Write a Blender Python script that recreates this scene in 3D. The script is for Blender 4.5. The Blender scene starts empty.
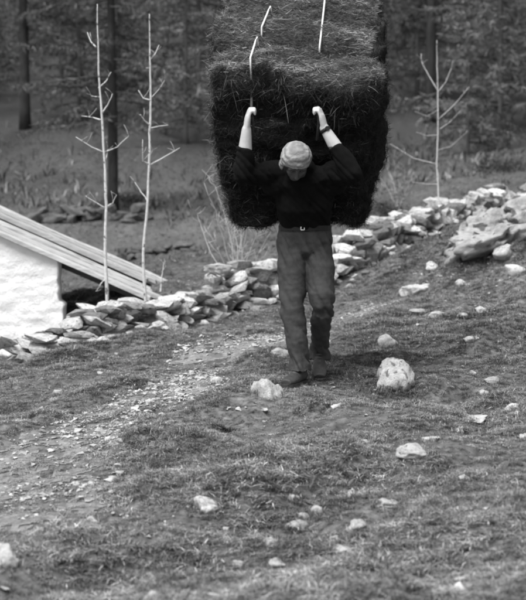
import bpy, bmesh, math, random
import numpy as np
from mathutils import Vector, Matrix, Euler

R = math.radians
rng = np.random.default_rng(7)
random.seed(7)
SC = bpy.context.scene
COL = SC.collection

# ------------------------------------------------------------------ camera
PITCH, FPX, CAMZ = R(4.0), 1250.0, 1.10          # focal length in pixels of the 526x600 photograph
cam = bpy.data.cameras.new('camera')
cam.sensor_fit = 'VERTICAL'; cam.sensor_height = 24.0; cam.lens = FPX / 600 * 24.0
cam.clip_start = 0.1; cam.clip_end = 3000
cam.dof.use_dof = True; cam.dof.focus_distance = 8.0; cam.dof.aperture_fstop = 2.0
cam_o = bpy.data.objects.new('camera', cam); COL.objects.link(cam_o)
cam_o.location = (0, 0, CAMZ); cam_o.rotation_euler = (math.pi / 2 - PITCH, 0, 0)
SC.camera = cam_o

# ------------------------------------------------------------------ light (black-and-white film: the daylight is neutral)
SUN_EL, SUN_AZ = R(62), R(216)                   # bright hazy sky: a wide soft sun, high, behind the camera to the left
w = bpy.data.worlds.new('World'); SC.world = w; w.use_nodes = True
nt = w.node_tree; bg = nt.nodes['Background']
sky = nt.nodes.new('ShaderNodeTexSky'); sky.sky_type = 'NISHITA'; sky.sun_disc = False
sky.sun_elevation = SUN_EL; sky.sun_rotation = SUN_AZ; sky.altitude = 1500; sky.dust_density = 4.0
bw = nt.nodes.new('ShaderNodeRGBToBW')
nt.links.new(sky.outputs[0], bw.inputs[0]); nt.links.new(bw.outputs[0], bg.inputs['Color'])
bg.inputs['Strength'].default_value = 0.055
sl = bpy.data.lights.new('sun', 'SUN'); sl.energy = 1.5; sl.angle = R(36.0); sl.color = (1, 1, 1)
so = bpy.data.objects.new('sun', sl); COL.objects.link(so)
sd = Vector((math.sin(SUN_AZ) * math.cos(SUN_EL), math.cos(SUN_AZ) * math.cos(SUN_EL), math.sin(SUN_EL)))
so.rotation_euler = sd.to_track_quat('Z', 'Y').to_euler(); so.location = (-10, -10, 30)
SC.view_settings.view_transform = 'Standard'; SC.view_settings.look = 'None'
SC.view_settings.exposure = 2.0; SC.view_settings.gamma = 1.0; SC.view_settings.use_curve_mapping = False
SC.cycles.filter_width = 2.0                     # an old, slightly soft lens

# ------------------------------------------------------------------ noise and helpers
def _h(i, j, k, s):
    n = (i.astype(np.int64) * 374761393 + j.astype(np.int64) * 668265263 + k.astype(np.int64) * 2147483647 + s * 974634777) & 0xffffffff
    n = ((n ^ (n >> 13)) * 1274126177) & 0xffffffff
    n = ((n ^ (n >> 16)) * 2246822519) & 0xffffffff
    return ((n ^ (n >> 15)) & 0xffffff) / float(0xffffff)

def vnoise(p, s=0):
    p = np.asarray(p, float); f = np.floor(p); t = p - f; t = t * t * (3 - 2 * t)
    i, j, k = f[..., 0], f[..., 1], f[..., 2]; x, y, z = t[..., 0], t[..., 1], t[..., 2]
    r = 0
    for a in (0, 1):
        for b in (0, 1):
            for c in (0, 1):
                r = r + _h(i + a, j + b, k + c, s) * (x if a else 1 - x) * (y if b else 1 - y) * (z if c else 1 - z)
    return r * 2 - 1

def fbm(p, o=4, s=0):
    p = np.asarray(p, float); r = 0; a = .5
    for q in range(o):
        r = r + a * vnoise(p * 2 ** q + 17.3 * q, s + q); a *= .5
    return r

def fbm2(x, y, sc, o=4, s=0):
    return fbm(np.stack([x * sc, y * sc, np.zeros_like(x)], -1), o, s)

def tag(o, label=None, cat=None, group=None, kind=None):
    if label: o['label'] = label
    if cat: o['category'] = cat
    if group: o['group'] = group
    if kind: o['kind'] = kind
    return o

def link(name, me, parent=None, mat=None, loc=None, rot=None, scl=None):
    o = bpy.data.objects.new(name, me); COL.objects.link(o)
    if mat is not None and me is not None and not me.materials: me.materials.append(mat)
    if parent is not None: o.parent = parent
    if loc is not None: o.location = loc
    if rot is not None: o.rotation_euler = rot
    if scl is not None: o.scale = scl
    return o

def empty(name, loc=(0, 0, 0)):
    o = bpy.data.objects.new(name, None); COL.objects.link(o); o.location = loc; o.empty_display_size = .1
    return o

def mesh(name, V, F, smooth=False, tone=None):
    me = bpy.data.meshes.new(name)
    V = np.asarray(V, np.float32)
    if isinstance(F, np.ndarray):
        n = F.shape[1]
        me.vertices.add(len(V)); me.vertices.foreach_set('co', V.ravel())
        me.loops.add(F.size); me.loops.foreach_set('vertex_index', F.ravel().astype(np.int32))
        me.polygons.add(len(F)); me.polygons.foreach_set('loop_start', np.arange(0, F.size, n, dtype=np.int32))
        try: me.polygons.foreach_set('loop_total', np.full(len(F), n, np.int32))
        except Exception: pass
        me.update(calc_edges=True)
    else:
        me.from_pydata([tuple(map(float, v)) for v in V], [], [tuple(map(int, f)) for f in F]); me.update()
    if smooth: me.polygons.foreach_set('use_smooth', np.ones(len(me.polygons), bool))
    if tone is not None:
        a = me.attributes.new('tone', 'FLOAT', 'POINT'); a.data.foreach_set('value', np.asarray(tone, np.float32))
    return me

def mat(name, lo, hi, scale=5.0, rough=.85, bump=0.0, bscale=None, detail=6, stretch=None, attr=False, spec=.2, spots=None, transl=0.0, vary=0.0, world=False):
    m = bpy.data.materials.new(name); m.use_nodes = True
    t = m.node_tree; N = t.nodes; L = t.links; b = N['Principled BSDF']
    b.inputs['Roughness'].default_value = rough; b.inputs['Specular IOR Level'].default_value = spec
    tc = N.new('ShaderNodeTexCoord'); mp = N.new('ShaderNodeMapping'); L.new(tc.outputs['Object'], mp.inputs[0])
    oi = N.new('ShaderNodeObjectInfo'); mm = N.new('ShaderNodeVectorMath'); mm.operation = 'MULTIPLY_ADD'
    mm.inputs[1].default_value = (1, 1, 1)
    sc = N.new('ShaderNodeMath'); sc.operation = 'MULTIPLY'; sc.inputs[1].default_value = 37.0
    L.new(oi.outputs['Random'], sc.inputs[0]); L.new(mp.outputs[0], mm.inputs[0]); L.new(sc.outputs[0], mm.inputs[2])
    if world:
        ge = N.new('ShaderNodeNewGeometry'); L.new(ge.outputs['Position'], mp.inputs[0]); sc.inputs[1].default_value = 0.0
    if stretch: mp.inputs['Scale'].default_value = stretch
    n = N.new('ShaderNodeTexNoise'); n.inputs['Scale'].default_value = scale; n.inputs['Detail'].default_value = detail
    n.inputs['Roughness'].default_value = .65
    L.new(mm.outputs[0], n.inputs['Vector'])
    r = N.new('ShaderNodeMapRange'); r.inputs[1].default_value = .3; r.inputs[2].default_value = .7
    r.inputs[3].default_value = lo; r.inputs[4].default_value = hi
    L.new(n.outputs['Fac'], r.inputs[0]); out = r.outputs[0]
    if spots:      # lichen / stain spots: (value, scale, threshold)
        v = N.new('ShaderNodeTexNoise'); v.inputs['Scale'].default_value = spots[1]; v.inputs['Detail'].default_value = 5
        L.new(mm.outputs[0], v.inputs['Vector'])
        st = N.new('ShaderNodeMapRange'); st.inputs[1].default_value = spots[2]; st.inputs[2].default_value = spots[2] + .06
        L.new(v.outputs['Fac'], st.inputs[0])
        mx = N.new('ShaderNodeMix'); L.new(st.outputs[0], mx.inputs[0]); L.new(out, mx.inputs[2]); mx.inputs[3].default_value = spots[0]
        out = mx.outputs[0]
    if vary:
        vr = N.new('ShaderNodeMapRange'); vr.inputs[3].default_value = 1 - vary; vr.inputs[4].default_value = 1 + vary * .45
        L.new(oi.outputs['Random'], vr.inputs[0]); mv = N.new('ShaderNodeMath'); mv.operation = 'MULTIPLY'
        L.new(vr.outputs[0], mv.inputs[0]); L.new(out, mv.inputs[1]); out = mv.outputs[0]
    if attr:
        at = N.new('ShaderNodeAttribute'); at.attribute_name = 'tone'
        mu = N.new('ShaderNodeMath'); mu.operation = 'MULTIPLY'; L.new(at.outputs['Fac'], mu.inputs[0]); L.new(out, mu.inputs[1]); out = mu.outputs[0]
    cb = N.new('ShaderNodeCombineColor')
    for q in range(3): L.new(out, cb.inputs[q])
    L.new(cb.outputs[0], b.inputs['Base Color'])
    if bump:
        n2 = N.new('ShaderNodeTexNoise'); n2.inputs['Scale'].default_value = bscale or scale * 2; n2.inputs['Detail'].default_value = 8
        n2.inputs['Roughness'].default_value = .7
        L.new(mm.outputs[0], n2.inputs['Vector'])
        bp = N.new('ShaderNodeBump'); bp.inputs['Strength'].default_value = bump; bp.inputs['Distance'].default_value = .03
        L.new(n2.outputs['Fac'], bp.inputs['Height']); L.new(bp.outputs[0], b.inputs['Normal'])
    if transl:
        tr = N.new('ShaderNodeBsdfTranslucent'); ms = N.new('ShaderNodeMixShader'); ms.inputs[0].default_value = transl
        L.new(cb.outputs[0], tr.inputs[0]); L.new(b.outputs[0], ms.inputs[1]); L.new(tr.outputs[0], ms.inputs[2])
        L.new(ms.outputs[0], N['Material Output'].inputs['Surface'])
    return m

M = dict(
    ground=mat('turf_soil', .03, .20, 16, .95, .5, 60, attr=True, detail=9),
    path=mat('trodden_earth', .09, .30, 22, .95, .5, 60, detail=9, spots=(.13, 5, .55)),
    grass=mat('dry_grass', .75, 1.25, 3, .75, attr=True, transl=.25),
    turf=mat('turf_blades', .42, 1.55, 3.2, .8, attr=True, transl=.25, vary=.65, world=True, detail=5),
    outcrop=mat('outcrop_rock', .18, .52, 5, .95, .8, 22, spots=(.10, 5, .56)),
    lichenrock=mat('lichen_rock', .40, .74, 8, .9, .7, 30, spots=(.20, 9, .55)),
    rock=mat('pale_rock', .34, .72, 7, .9, .6, 30, spots=(.14, 12, .62), vary=.3),
    wallstone=mat('wall_stone', .26, .66, 5, .9, .6, 30, spots=(.09, 8, .60), vary=.7),
    whiterock=mat('white_quartz_rock', .40, .76, 9, .9, .7, 30, spots=(.20, 9, .62), vary=.2),
    darkstone=mat('dark_mossy_stone', .05, .17, 6, .95, .7, 25),
    gravel=mat('gravel_stone', .22, .56, 12, .9, .4, 50),
    white=mat('whitewash', .82, .88, 9, .9, .6, 30, spots=(.40, 16, .69)),
    core=mat('rubble_core', .3, .42, 8, .9, .4),
    board=mat('weathered_board', .30, .66, 6, .8, .6, 30, stretch=(.15, 2.5, 2.5), vary=.3, spots=(.15, 2.5, .64)),
    beam=mat('dark_beam', .05, .12, 6, .85, .4, stretch=(.2, 2, 2)),
    sapling=mat('pale_bark', .42, .68, 30, .8, .3, spots=(.14, 22, .60)),
    twig=mat('shrub_twig', .30, .48, 20, .8),
    greybark=mat('grey_bark', .05, .12, 8, .95, .8, 14, stretch=(1, 1, .25)),
    bark=mat('dark_bark', .018, .05, 8, .95, .8, 14, stretch=(1, 1, .25)),
    crown=mat('larch_twigs', .75, 1.25, 1.5, .9, attr=True),
    brush=mat('undergrowth', .8, 1.2, 1.5, .9, attr=True),
    bush=mat('dark_bush', .8, 1.2, 2.5, .9, attr=True),
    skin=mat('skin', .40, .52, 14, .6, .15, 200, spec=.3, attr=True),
    trousers=mat('trouser_cloth', .042, .062, 25, .85, .25, 260, spec=.15),
    sweater=mat('wool_sweater', .005, .009, 30, .95, .4, 220, spec=.08),
    shoe=mat('worn_leather', .022, .05, 18, .55, .25, 70, spec=.35),
    sole=mat('rubber_sole', .03, .05, 18, .8),
    lace=mat('bootlace', .08, .12, 40, .8),
    leather=mat('belt_leather', .01, .02, 20, .5),
    metal=mat('buckle_metal', .7, .8, 20, .3, spec=.6),
    dial=mat('watch_dial', .5, .6, 20, .2, spec=.5),
    eye=mat('eye', .02, .04, 20, .2, spec=.5),
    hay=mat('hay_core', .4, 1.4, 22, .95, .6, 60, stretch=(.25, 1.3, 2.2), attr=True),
    strand=mat('hay_strand', .8, 1.2, 4, .8, attr=True, transl=.15),
    darkrope=mat('dark_rope', .03, .06, 60, .9),
    rope=mat('pale_rope', .62, .8, 60, .8, .3, 200),
)
# headscarf: woven light and mid-grey bands
ms = bpy.data.materials.new('striped_scarf'); ms.use_nodes = True
_t = ms.node_tree; _b = _t.nodes['Principled BSDF']; _b.inputs['Roughness'].default_value = .9; _b.inputs['Specular IOR Level'].default_value = .1
_tc = _t.nodes.new('ShaderNodeTexCoord'); _wv = _t.nodes.new('ShaderNodeTexWave'); _wv.bands_direction = 'Z'
_wv.inputs['Scale'].default_value = 11; _wv.inputs['Distortion'].default_value = 1.2; _wv.inputs['Detail'].default_value = 2; _wv.inputs['Detail Scale'].default_value = 3
_mr = _t.nodes.new('ShaderNodeMapRange'); _mr.inputs[3].default_value = .18; _mr.inputs[4].default_value = .30
_cc = _t.nodes.new('ShaderNodeCombineColor')
_t.links.new(_tc.outputs['Object'], _wv.inputs['Vector']); _t.links.new(_wv.outputs['Fac'], _mr.inputs[0])
for _q in range(3): _t.links.new(_mr.outputs[0], _cc.inputs[_q])
_t.links.new(_cc.outputs[0], _b.inputs['Base Color'])
_nz = _t.nodes.new('ShaderNodeTexNoise'); _nz.inputs['Scale'].default_value = 90; _nz.inputs['Detail'].default_value = 6
_bp = _t.nodes.new('ShaderNodeBump'); _bp.inputs['Strength'].default_value = .6; _bp.inputs['Distance'].default_value = .006
_t.links.new(_tc.outputs['Object'], _nz.inputs['Vector']); _t.links.new(_nz.outputs['Fac'], _bp.inputs['Height']); _t.links.new(_bp.outputs[0], _b.inputs['Normal'])
M['scarf'] = ms

def PX(u, v, y):
    """the point seen at pixel (u, v) of the photograph that stands y metres in front of the camera"""
    a, b = (u - 263) / FPX, (300 - v) / FPX
    dy, dz = math.cos(PITCH) + b * math.sin(PITCH), -math.sin(PITCH) + b * math.cos(PITCH)
    t = y / dy
    return Vector((a * t, y, CAMZ + dz * t))

# ------------------------------------------------------------------ terrain
CP = []
def cp(u, v, y): p = PX(u, v, y); CP.append((p.x, p.y, p.z))
for a in [(305, 384, 8.0), (318, 374, 8.35), (20, 354, 10.8), (108, 338, 11.6), (154, 326, 12.2), (208, 312, 12.9), (276, 294, 13.9),
          (350, 268, 15.2), (393, 252, 16.2), (440, 230, 17.4), (420, 284, 13.4), (412, 312, 11.2), (490, 262, 12.6), (500, 230, 13.9), (526, 208, 14.3), (526, 330, 9.4), (526, 285, 11.4),
          (395, 384, 8.2), (200, 375, 8.9), (262, 338, 10.4), (185, 262, 18), (200, 250, 25), (113, 216, 30), (25, 216, 30), (25, 128, 45),
          (440, 222, 18.5), (520, 212, 20), (400, 188, 25), (480, 182, 28), (450, 150, 40), (350, 200, 26), (300, 160, 42), (150, 140, 44)]:
    cp(*a)
CP += [(0, 4, -.27), (-1.2, 4.2, -.36), (1.2, 4.2, -.2), (0, 6, -.13), (-1.4, 6.3, -.24), (1.6, 6.3, -.02), (0, 0, -.5), (0, -6, -.9), (-4, 0, -.9), (4, 0, -.3), (-4, 6, -.5), (4, 6.5, .25),
       (4.5, 10, .75), (6, 14, 1.3), (8, 20, 2.0), (-1.75, 13.3, .08), (-2.75, 12.7, -.32), (-3.6, 12.8, -.40), (-4.5, 14, -.5), (-1.3, 13.6, .13), (-1.4, 14.8, .2), (-5, 11, -.6), (-9, 12, -1.0), (-8, 20, -.2), (-8, 30, .9),
       (12, 30, 3.2), (-14, 45, 3.8), (14, 45, 5.0), (-20, 20, -1.2), (20, 20, 3.5), (-20, 0, -2.6), (20, 0, 1.0), (0, 50, 5.4), (-12, 52, 5.6), (12, 52, 6.4), (-25, 35, 1.0), (25, 35, 4.5)]
CP = np.array(CP)
def _tps(d2): return np.where(d2 > 1e-9, d2 * np.log(np.maximum(d2, 1e-9)) * .5, 0)
_n = len(CP)
_K = _tps(((CP[:, None, :2] - CP[None, :, :2]) ** 2).sum(-1)) + np.eye(_n) * .01
_P = np.c_[np.ones(_n), CP[:, :2]]
_A = np.block([[_K, _P], [_P.T, np.zeros((3, 3))]])
_S = np.linalg.solve(_A, np.r_[CP[:, 2], 0, 0, 0])
def Hbase(x, y):
    x = np.asarray(x, float); y = np.asarray(y, float)
    xc, yc = np.clip(x, -24, 24), np.clip(y, -6, 50)
    s = xc.shape; q = np.stack([xc.ravel(), yc.ravel()], -1); r = np.empty(len(q))
    for i in range(0, len(q), 20000):
        b = q[i:i + 20000]
        r[i:i + 20000] = _tps(((b[:, None] - CP[None, :, :2]) ** 2).sum(-1)) @ _S[:_n] + _S[_n] + b @ _S[_n + 1:]
    r = r.reshape(s)
    far = np.clip(y - 50, 0, 150)
    return r + far * .30 - far ** 2 * .0006 + np.clip(y - 200, 0, None) * .02 + (x - xc) * .05

PATH_PX = [(-70, 560), (0, 505), (60, 462), (120, 420), (170, 385), (215, 357), (262, 339), (330, 322), (385, 302), (418, 287), (440, 276)]
PATH = None
def path_d(x, y):
    """distance to the path's centre line, and the width there"""
    d = np.full(np.shape(x), 1e9); wd = np.zeros(np.shape(x))
    for (ax, ay), (bx, by) in zip(PATH[:-1], PATH[1:]):
        dx, dy = bx - ax, by - ay
        t = np.clip(((x - ax) * dx + (y - ay) * dy) / (dx * dx + dy * dy), 0, 1)
        e = np.hypot(x - ax - t * dx, y - ay - t * dy)
        wd = np.where(e < d, np.clip(.40 - .030 * (ay + t * dy - 6), .11, .40) * np.where(ax > .2, .55, 1), wd); d = np.minimum(d, e)
    return d, wd

def path_mask(x, y):
    d, wd = path_d(x, y)
    n = fbm2(x, y, 1.7, 4, 5) * .7 + fbm2(x, y, 7, 3, 9) * .35
    return np.clip((wd * (1 + n * 1.6) - d) / .22 + .5, 0, 1)

def H(x, y):
    x = np.asarray(x, float); y = np.asarray(y, float)
    h = Hbase(x, y)
    r = np.hypot(x, y)
    near = np.clip((26 - r) / 8, 0, 1)
    bumps = .10 * fbm2(x, y, .55, 3, 1) + .13 * fbm2(x, y, 1.9, 3, 2) - .06 * (1 - np.abs(fbm2(x, y, 1.15, 3, 8))) ** 7 + .055 * fbm2(x, y, 6, 3, 3)
    bumps = bumps + .16 * fbm2(x, y, 2.6, 3, 14) * np.clip((x - 1.3) / .6, 0, 1) * np.clip((y - 8.5) / 1.5, 0, 1)
    if PATH is not None:
        m = path_mask(x, y); bumps = bumps * (1 - .55 * m) - .03 * m
    mid = .25 * fbm2(x, y, .25, 4, 4) * np.clip((r - 20) / 15, 0, 1)
    far = 1.2 * fbm2(x, y, .06, 4, 6) * np.clip((r - 55) / 40, 0, 1)
    g = np.exp(-((x - .25) ** 2 + (y - 8.15) ** 2) / .25)        # firm footing under the person
    return h + bumps * near * (1 - .75 * g) + mid + far
def H1(x, y): return float(H(np.array([x]), np.array([y]))[0])
def HIT(u, v):
    """where the line of sight through pixel (u, v) meets the ground"""
    ys = np.r_[np.linspace(2.5, 30, 900), np.linspace(30.2, 120, 500)]
    p0 = PX(u, v, 1.0); x = p0.x * ys; z = CAMZ + (p0.z - CAMZ) * ys
    g = H(x, ys); k = np.argmax(g >= z)
    return Vector((x[k], ys[k], g[k]))
_pp = [HIT(min(max(u, -90), 560), v) for u, v in PATH_PX]
PATH = [(p.x, p.y) for p in _pp]
PATH = [(PATH[0][0] - 3, PATH[0][1] - 2.5)] + PATH + [(PATH[-1][0] + .5, PATH[-1][1] + 1.2)]

def axis(lo, hi, step, lo2, hi2, g):
    a = list(np.arange(lo, hi + 1e-6, step)); s = step; x = hi
    while x < hi2: s *= g; x += s; a.append(x)
    s = step; x = lo
    while x > lo2: s *= g; x -= s; a.insert(0, x)
    return np.array(a)
gx = axis(-4.6, 4.6, .05, -900, 900, 1.13); gy = axis(2.6, 18, .05, -300, 1500, 1.08)
GX, GY = np.meshgrid(gx, gy, indexing='xy'); GZ = H(GX, GY)
nx, ny = len(gx), len(gy)
idx = np.arange(nx * ny).reshape(ny, nx)
Q = np.stack([idx[:-1, :-1], idx[:-1, 1:], idx[1:, 1:], idx[1:, :-1]], -1).reshape(-1, 4)
V = np.stack([GX, GY, GZ], -1).reshape(-1, 3)
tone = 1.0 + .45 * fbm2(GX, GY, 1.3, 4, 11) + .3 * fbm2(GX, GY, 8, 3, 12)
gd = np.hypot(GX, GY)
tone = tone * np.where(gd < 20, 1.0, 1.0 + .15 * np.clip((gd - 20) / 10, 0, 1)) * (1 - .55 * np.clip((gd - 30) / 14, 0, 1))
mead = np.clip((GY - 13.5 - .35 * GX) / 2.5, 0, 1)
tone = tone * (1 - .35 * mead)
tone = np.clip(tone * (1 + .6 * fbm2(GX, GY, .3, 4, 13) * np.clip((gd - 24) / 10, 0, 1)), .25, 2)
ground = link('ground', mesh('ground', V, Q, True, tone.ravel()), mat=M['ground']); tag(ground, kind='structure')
px_, py_ = np.arange(-4.4, 3.4, .0167), np.arange(3.0, 15.5, .0167)
PX_, PY_ = np.meshgrid(px_, py_, indexing='xy')
PM = path_mask(PX_, PY_) - .68 + .5 * fbm2(PX_, PY_, 5, 4, 15) + .5 * fbm2(PX_, PY_, 21, 3, 16)
nd = np.minimum(path_mask(PX_, PY_), 1)
pk = (PM > .18) & (nd > .02)
pi_ = np.arange(PX_.size).reshape(PX_.shape)
fs = np.stack([pi_[:-1, :-1], pi_[:-1, 1:], pi_[1:, 1:], pi_[1:, :-1]], -1)[pk[:-1, :-1] & pk[1:, 1:] & pk[1:, :-1] & pk[:-1, 1:]]
used, inv = np.unique(fs, return_inverse=True)
ux, uy = PX_.ravel()[used], PY_.ravel()[used]
def sheet_z(x, y):
    """height of the ground sheet itself, between its grid points"""
    i = np.clip(np.searchsorted(gx, x) - 1, 0, nx - 2); j = np.clip(np.searchsorted(gy, y) - 1, 0, ny - 2)
    a = (x - gx[i]) / (gx[i + 1] - gx[i]); b = (y - gy[j]) / (gy[j + 1] - gy[j])
    return (GZ[j, i] * (1 - a) + GZ[j, i + 1] * a) * (1 - b) + (GZ[j + 1, i] * (1 - a) + GZ[j + 1, i + 1] * a) * b
tag(link('path', mesh('path', np.stack([ux, uy, sheet_z(ux, uy) + .004], -1), inv.reshape(-1, 4), True), mat=M['path']), kind='structure')

# ------------------------------------------------------------------ blades: grass and undergrowth
def blades(name, P, length, width, lean, tn, curl=.5, downh=None, az=None):
    n = len(P)
    a = rng.uniform(0, 2 * math.pi, n) if az is None else az
    d = np.stack([np.cos(a), np.sin(a), np.zeros(n)], -1)
    if downh is not None: d = d + downh; d /= np.linalg.norm(d, axis=1)[:, None] + 1e-6
    s = np.stack([-d[:, 1], d[:, 0], np.zeros(n)], -1) * (width / 2)[:, None]
    up = np.array([0, 0, 1.0])
    c1, s1 = np.cos(lean)[:, None], np.sin(lean)[:, None]
    l2 = np.minimum(lean + curl, 1.75)
    c2, s2 = np.cos(l2)[:, None], np.sin(l2)[:, None]
    m = P + (up * c1 + d * s1) * (length * .55)[:, None]
    t = m + (up * c2 + d * s2) * (length * .45)[:, None]
    V = np.stack([P - s, P + s, m + s * .8, m - s * .8, t], 1).reshape(-1, 3)
    b = np.arange(n)[:, None] * 5
    F = np.concatenate([b + np.array([0, 1, 2]), b + np.array([0, 2, 3]), b + np.array([3, 2, 4])], 0)
    return mesh(name, V, F, False, np.repeat(tn, 5))

def wedge(n, y0, y1, k, m):
    """points spread evenly over the ground between y0 and y1, out to k*y + m either side"""
    y = np.sqrt(rng.uniform(0, 1, int(n * 1.0)) * ((k * y1 + m) ** 2 - (k * y0 + m) ** 2) + (k * y0 + m) ** 2)
    y = (y - m) / k
    x = rng.uniform(-1, 1, len(y)) * (k * y + m)
    return x, y

def turf(name, nt_, per, y0, y1, L, W, k=.24, m=.9, tone0=.215):
    x, y = wedge(nt_, y0, y1, k, m)
    pm = path_mask(x, y); tall = fbm2(x, y, 2.2, 3, 21) + .5 * fbm2(x, y, .7, 2, 22)
    keep = rng.uniform(0, 1, len(x)) < (1 - .52 * pm) * np.clip(.8 + 1.0 * tall, .5, 1)
    x, y, tall = x[keep], y[keep], tall[keep]
    n = len(x) * per
    X = np.repeat(x, per) + rng.normal(0, .026, n); Y = np.repeat(y, per) + rng.normal(0, .026, n)
    T = np.repeat(tall, per); tt = np.repeat(rng.normal(0, 1, len(x)), per)
    Z = H(X, Y) - .004
    ln = rng.uniform(*L, n) * np.clip(1 + 1.2 * T, .5, 1.7)
    patch = fbm2(X, Y, .9, 3, 23)
    tn = np.exp(rng.normal(0, .5, n) + .22 * tt + .8 * patch) * tone0
    tn = np.where(rng.uniform(0, 1, n) < .10, tn * 1.9, tn)
    dh = np.stack([np.full(n, -.25), np.full(n, -.45), np.zeros(n)], -1)
    le = rng.uniform(.5, 1.5, n); fl = rng.uniform(0, 1, n) < .16         # dead blades matted flat
    le = np.where(fl, rng.uniform(1.3, 1.55, n), le); ln = np.where(fl, ln * 1.7, ln); tn = np.where(fl, tn * 1.25, tn); Z = np.where(fl, Z + .012, Z)
    return blades(name, np.stack([X, Y, Z], -1), ln, rng.uniform(*W, n), le, np.clip(tn, .03, .7), .45, dh)

def scatter(name, P, sc, rz, protos_, label):
    """one ground-cover object: tufts placed on points by geometry nodes"""
    me = mesh(name, P, [])
    for nm, arr in (('tuft_scale', sc), ('tuft_turn', rz)):
        at = me.attributes.new(nm, 'FLOAT', 'POINT'); at.data.foreach_set('value', np.asarray(arr, np.float32))
    o = link(name, me); md = o.modifiers.new('tufts', 'NODES'); g = bpy.data.node_groups.new(name + '_tufts', 'GeometryNodeTree'); md.node_group = g
    g.interface.new_socket('Geometry', in_out='INPUT', socket_type='NodeSocketGeometry'); g.interface.new_socket('Geometry', in_out='OUTPUT', socket_type='NodeSocketGeometry')
    N, L = g.nodes, g.links; gi = N.new('NodeGroupInput'); go = N.new('NodeGroupOutput'); ip = N.new('GeometryNodeInstanceOnPoints'); jn = N.new('GeometryNodeJoinGeometry')
    for po in protos_:
        oi = N.new('GeometryNodeObjectInfo'); oi.inputs['Object'].default_value = po; oi.inputs['As Instance'].default_value = True; L.new(oi.outputs['Geometry'], jn.inputs[0])
    def attr(nm): q = N.new('GeometryNodeInputNamedAttribute'); q.data_type = 'FLOAT'; q.inputs['Name'].default_value = nm; return q.outputs[0]
    cx = N.new('ShaderNodeCombineXYZ'); L.new(attr('tuft_turn'), cx.inputs['Z'])
    rv = N.new('FunctionNodeRandomValue'); rv.data_type = 'INT'; rv.inputs[4].default_value = 0; rv.inputs[5].default_value = len(protos_) - 1
    L.new(gi.outputs[0], ip.inputs['Points']); L.new(jn.outputs[0], ip.inputs['Instance']); ip.inputs['Pick Instance'].default_value = True
    L.new(rv.outputs[2], ip.inputs['Instance Index']); L.new(cx.outputs[0], ip.inputs['Rotation']); L.new(attr('tuft_scale'), ip.inputs['Scale']); L.new(ip.outputs[0], go.inputs[0])
    return tag(o, label, 'grass', kind='stuff')
TUFTS = []
for i in range(9):
    n = 26; rr_ = rng.uniform(0, 1, n) ** .5 * .026; th = rng.uniform(0, 6.283, n); fl = rng.uniform(0, 1, n) < .3
    P = np.stack([rr_ * np.cos(th), rr_ * np.sin(th), np.where(fl, .010, -.004)], -1)
    tn = np.clip(np.exp(rng.normal(math.log(.225), .5, n)), .06, .7) * np.where(fl, 1.25, 1)
    me = blades('tuft', P, np.where(fl, rng.uniform(.03, .065, n), rng.uniform(.016, .042, n)), rng.uniform(.0016, .0036, n), np.where(fl, rng.uniform(1.25, 1.55, n), rng.uniform(.3, 1.3, n)), tn, .5)
    me.materials.append(M['turf']); TUFTS.append(bpy.data.objects.new('turf_tuft', me))
x, y = wedge(118000, 3.3, 15.8, .24, .8)
tall = fbm2(x, y, 2.4, 3, 21) + .6 * fbm2(x, y, .7, 2, 22); pm = path_mask(x, y)
k_ = rng.uniform(0, 1, len(x)) < (1 - .55 * pm) * np.clip(1.0 + .9 * tall, .45, 1)
x, y, tall, pm = x[k_], y[k_], tall[k_], pm[k_]
scatter('grass', np.stack([x, y, H(x, y)], -1), np.clip(.85 + .95 * tall, .4, 1.6) * (1 - .35 * pm) * rng.uniform(.7, 1.25, len(x)), rng.uniform(0, 6.283, len(x)), TUFTS,
        'short dry grass covering the slope around the stony path')
g2 = link('meadow_grass', turf('meadow_grass', 15000, 5, 13.0, 44, (.05, .12), (.008, .018), .25, 2.0, .095), mat=M['grass'])
tag(g2, 'cropped grass of the meadow beyond the stone wall', 'grass', kind='stuff')

x, y = wedge(18000, 27, 105, .25, 4)
cl = fbm2(x, y, .22, 4, 31); k_ = rng.uniform(0, 1, len(x)) < np.clip(.35 + 1.6 * cl, .04, 1); x, y = x[k_], y[k_]
n_ = len(x) * 3; X = np.repeat(x, 3) + rng.normal(0, .12, n_); Y = np.repeat(y, 3) + rng.normal(0, .12, n_)
tn = np.clip(np.exp(rng.normal(0, .5, n_) + .9 * fbm2(X, Y, .35, 3, 33)) * .085, .02, .25)
u_ = link('undergrowth', blades('undergrowth', np.stack([X, Y, H(X, Y) - .02], -1), rng.uniform(.15, .6, n_), rng.uniform(.02, .05, n_), rng.uniform(.3, 1.4, n_), tn, .5), mat=M['brush'])
tag(u_, 'tangled brush and dead grass on the wooded slope', 'undergrowth', kind='stuff')

# ------------------------------------------------------------------ stones
def hull_stone(seed, npt=16, power=4.0):
    r = random.Random(seed); bm = bmesh.new()
    for i in range(npt):
        v = Vector((r.gauss(0, 1), r.gauss(0, 1), r.gauss(0, 1))).normalized()
        s = (abs(v.x) ** power + abs(v.y) ** power + abs(v.z) ** power) ** (-1 / power)
        bm.verts.new(v * s * r.uniform(.86, 1.04) * .5)
    g = bmesh.ops.convex_hull(bm, input=bm.verts)
    junk = [e for e in g['geom_interior'] if isinstance(e, bmesh.types.BMVert)]
    bmesh.ops.delete(bm, geom=junk, context='VERTS')
    bmesh.ops.recalc_face_normals(bm, faces=bm.faces)
    me = bpy.data.meshes.new('stone'); bm.to_mesh(me); bm.free()
    return me
def protos(n, m, npt=16, power=4, seed=0):
    r = []
    for i in range(n):
        me = hull_stone(seed + i, npt, power); me.materials.append(m); r.append(me)
    return r
PS_WALL = protos(26, M['wallstone'], 18, 4.5, 100)
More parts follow.
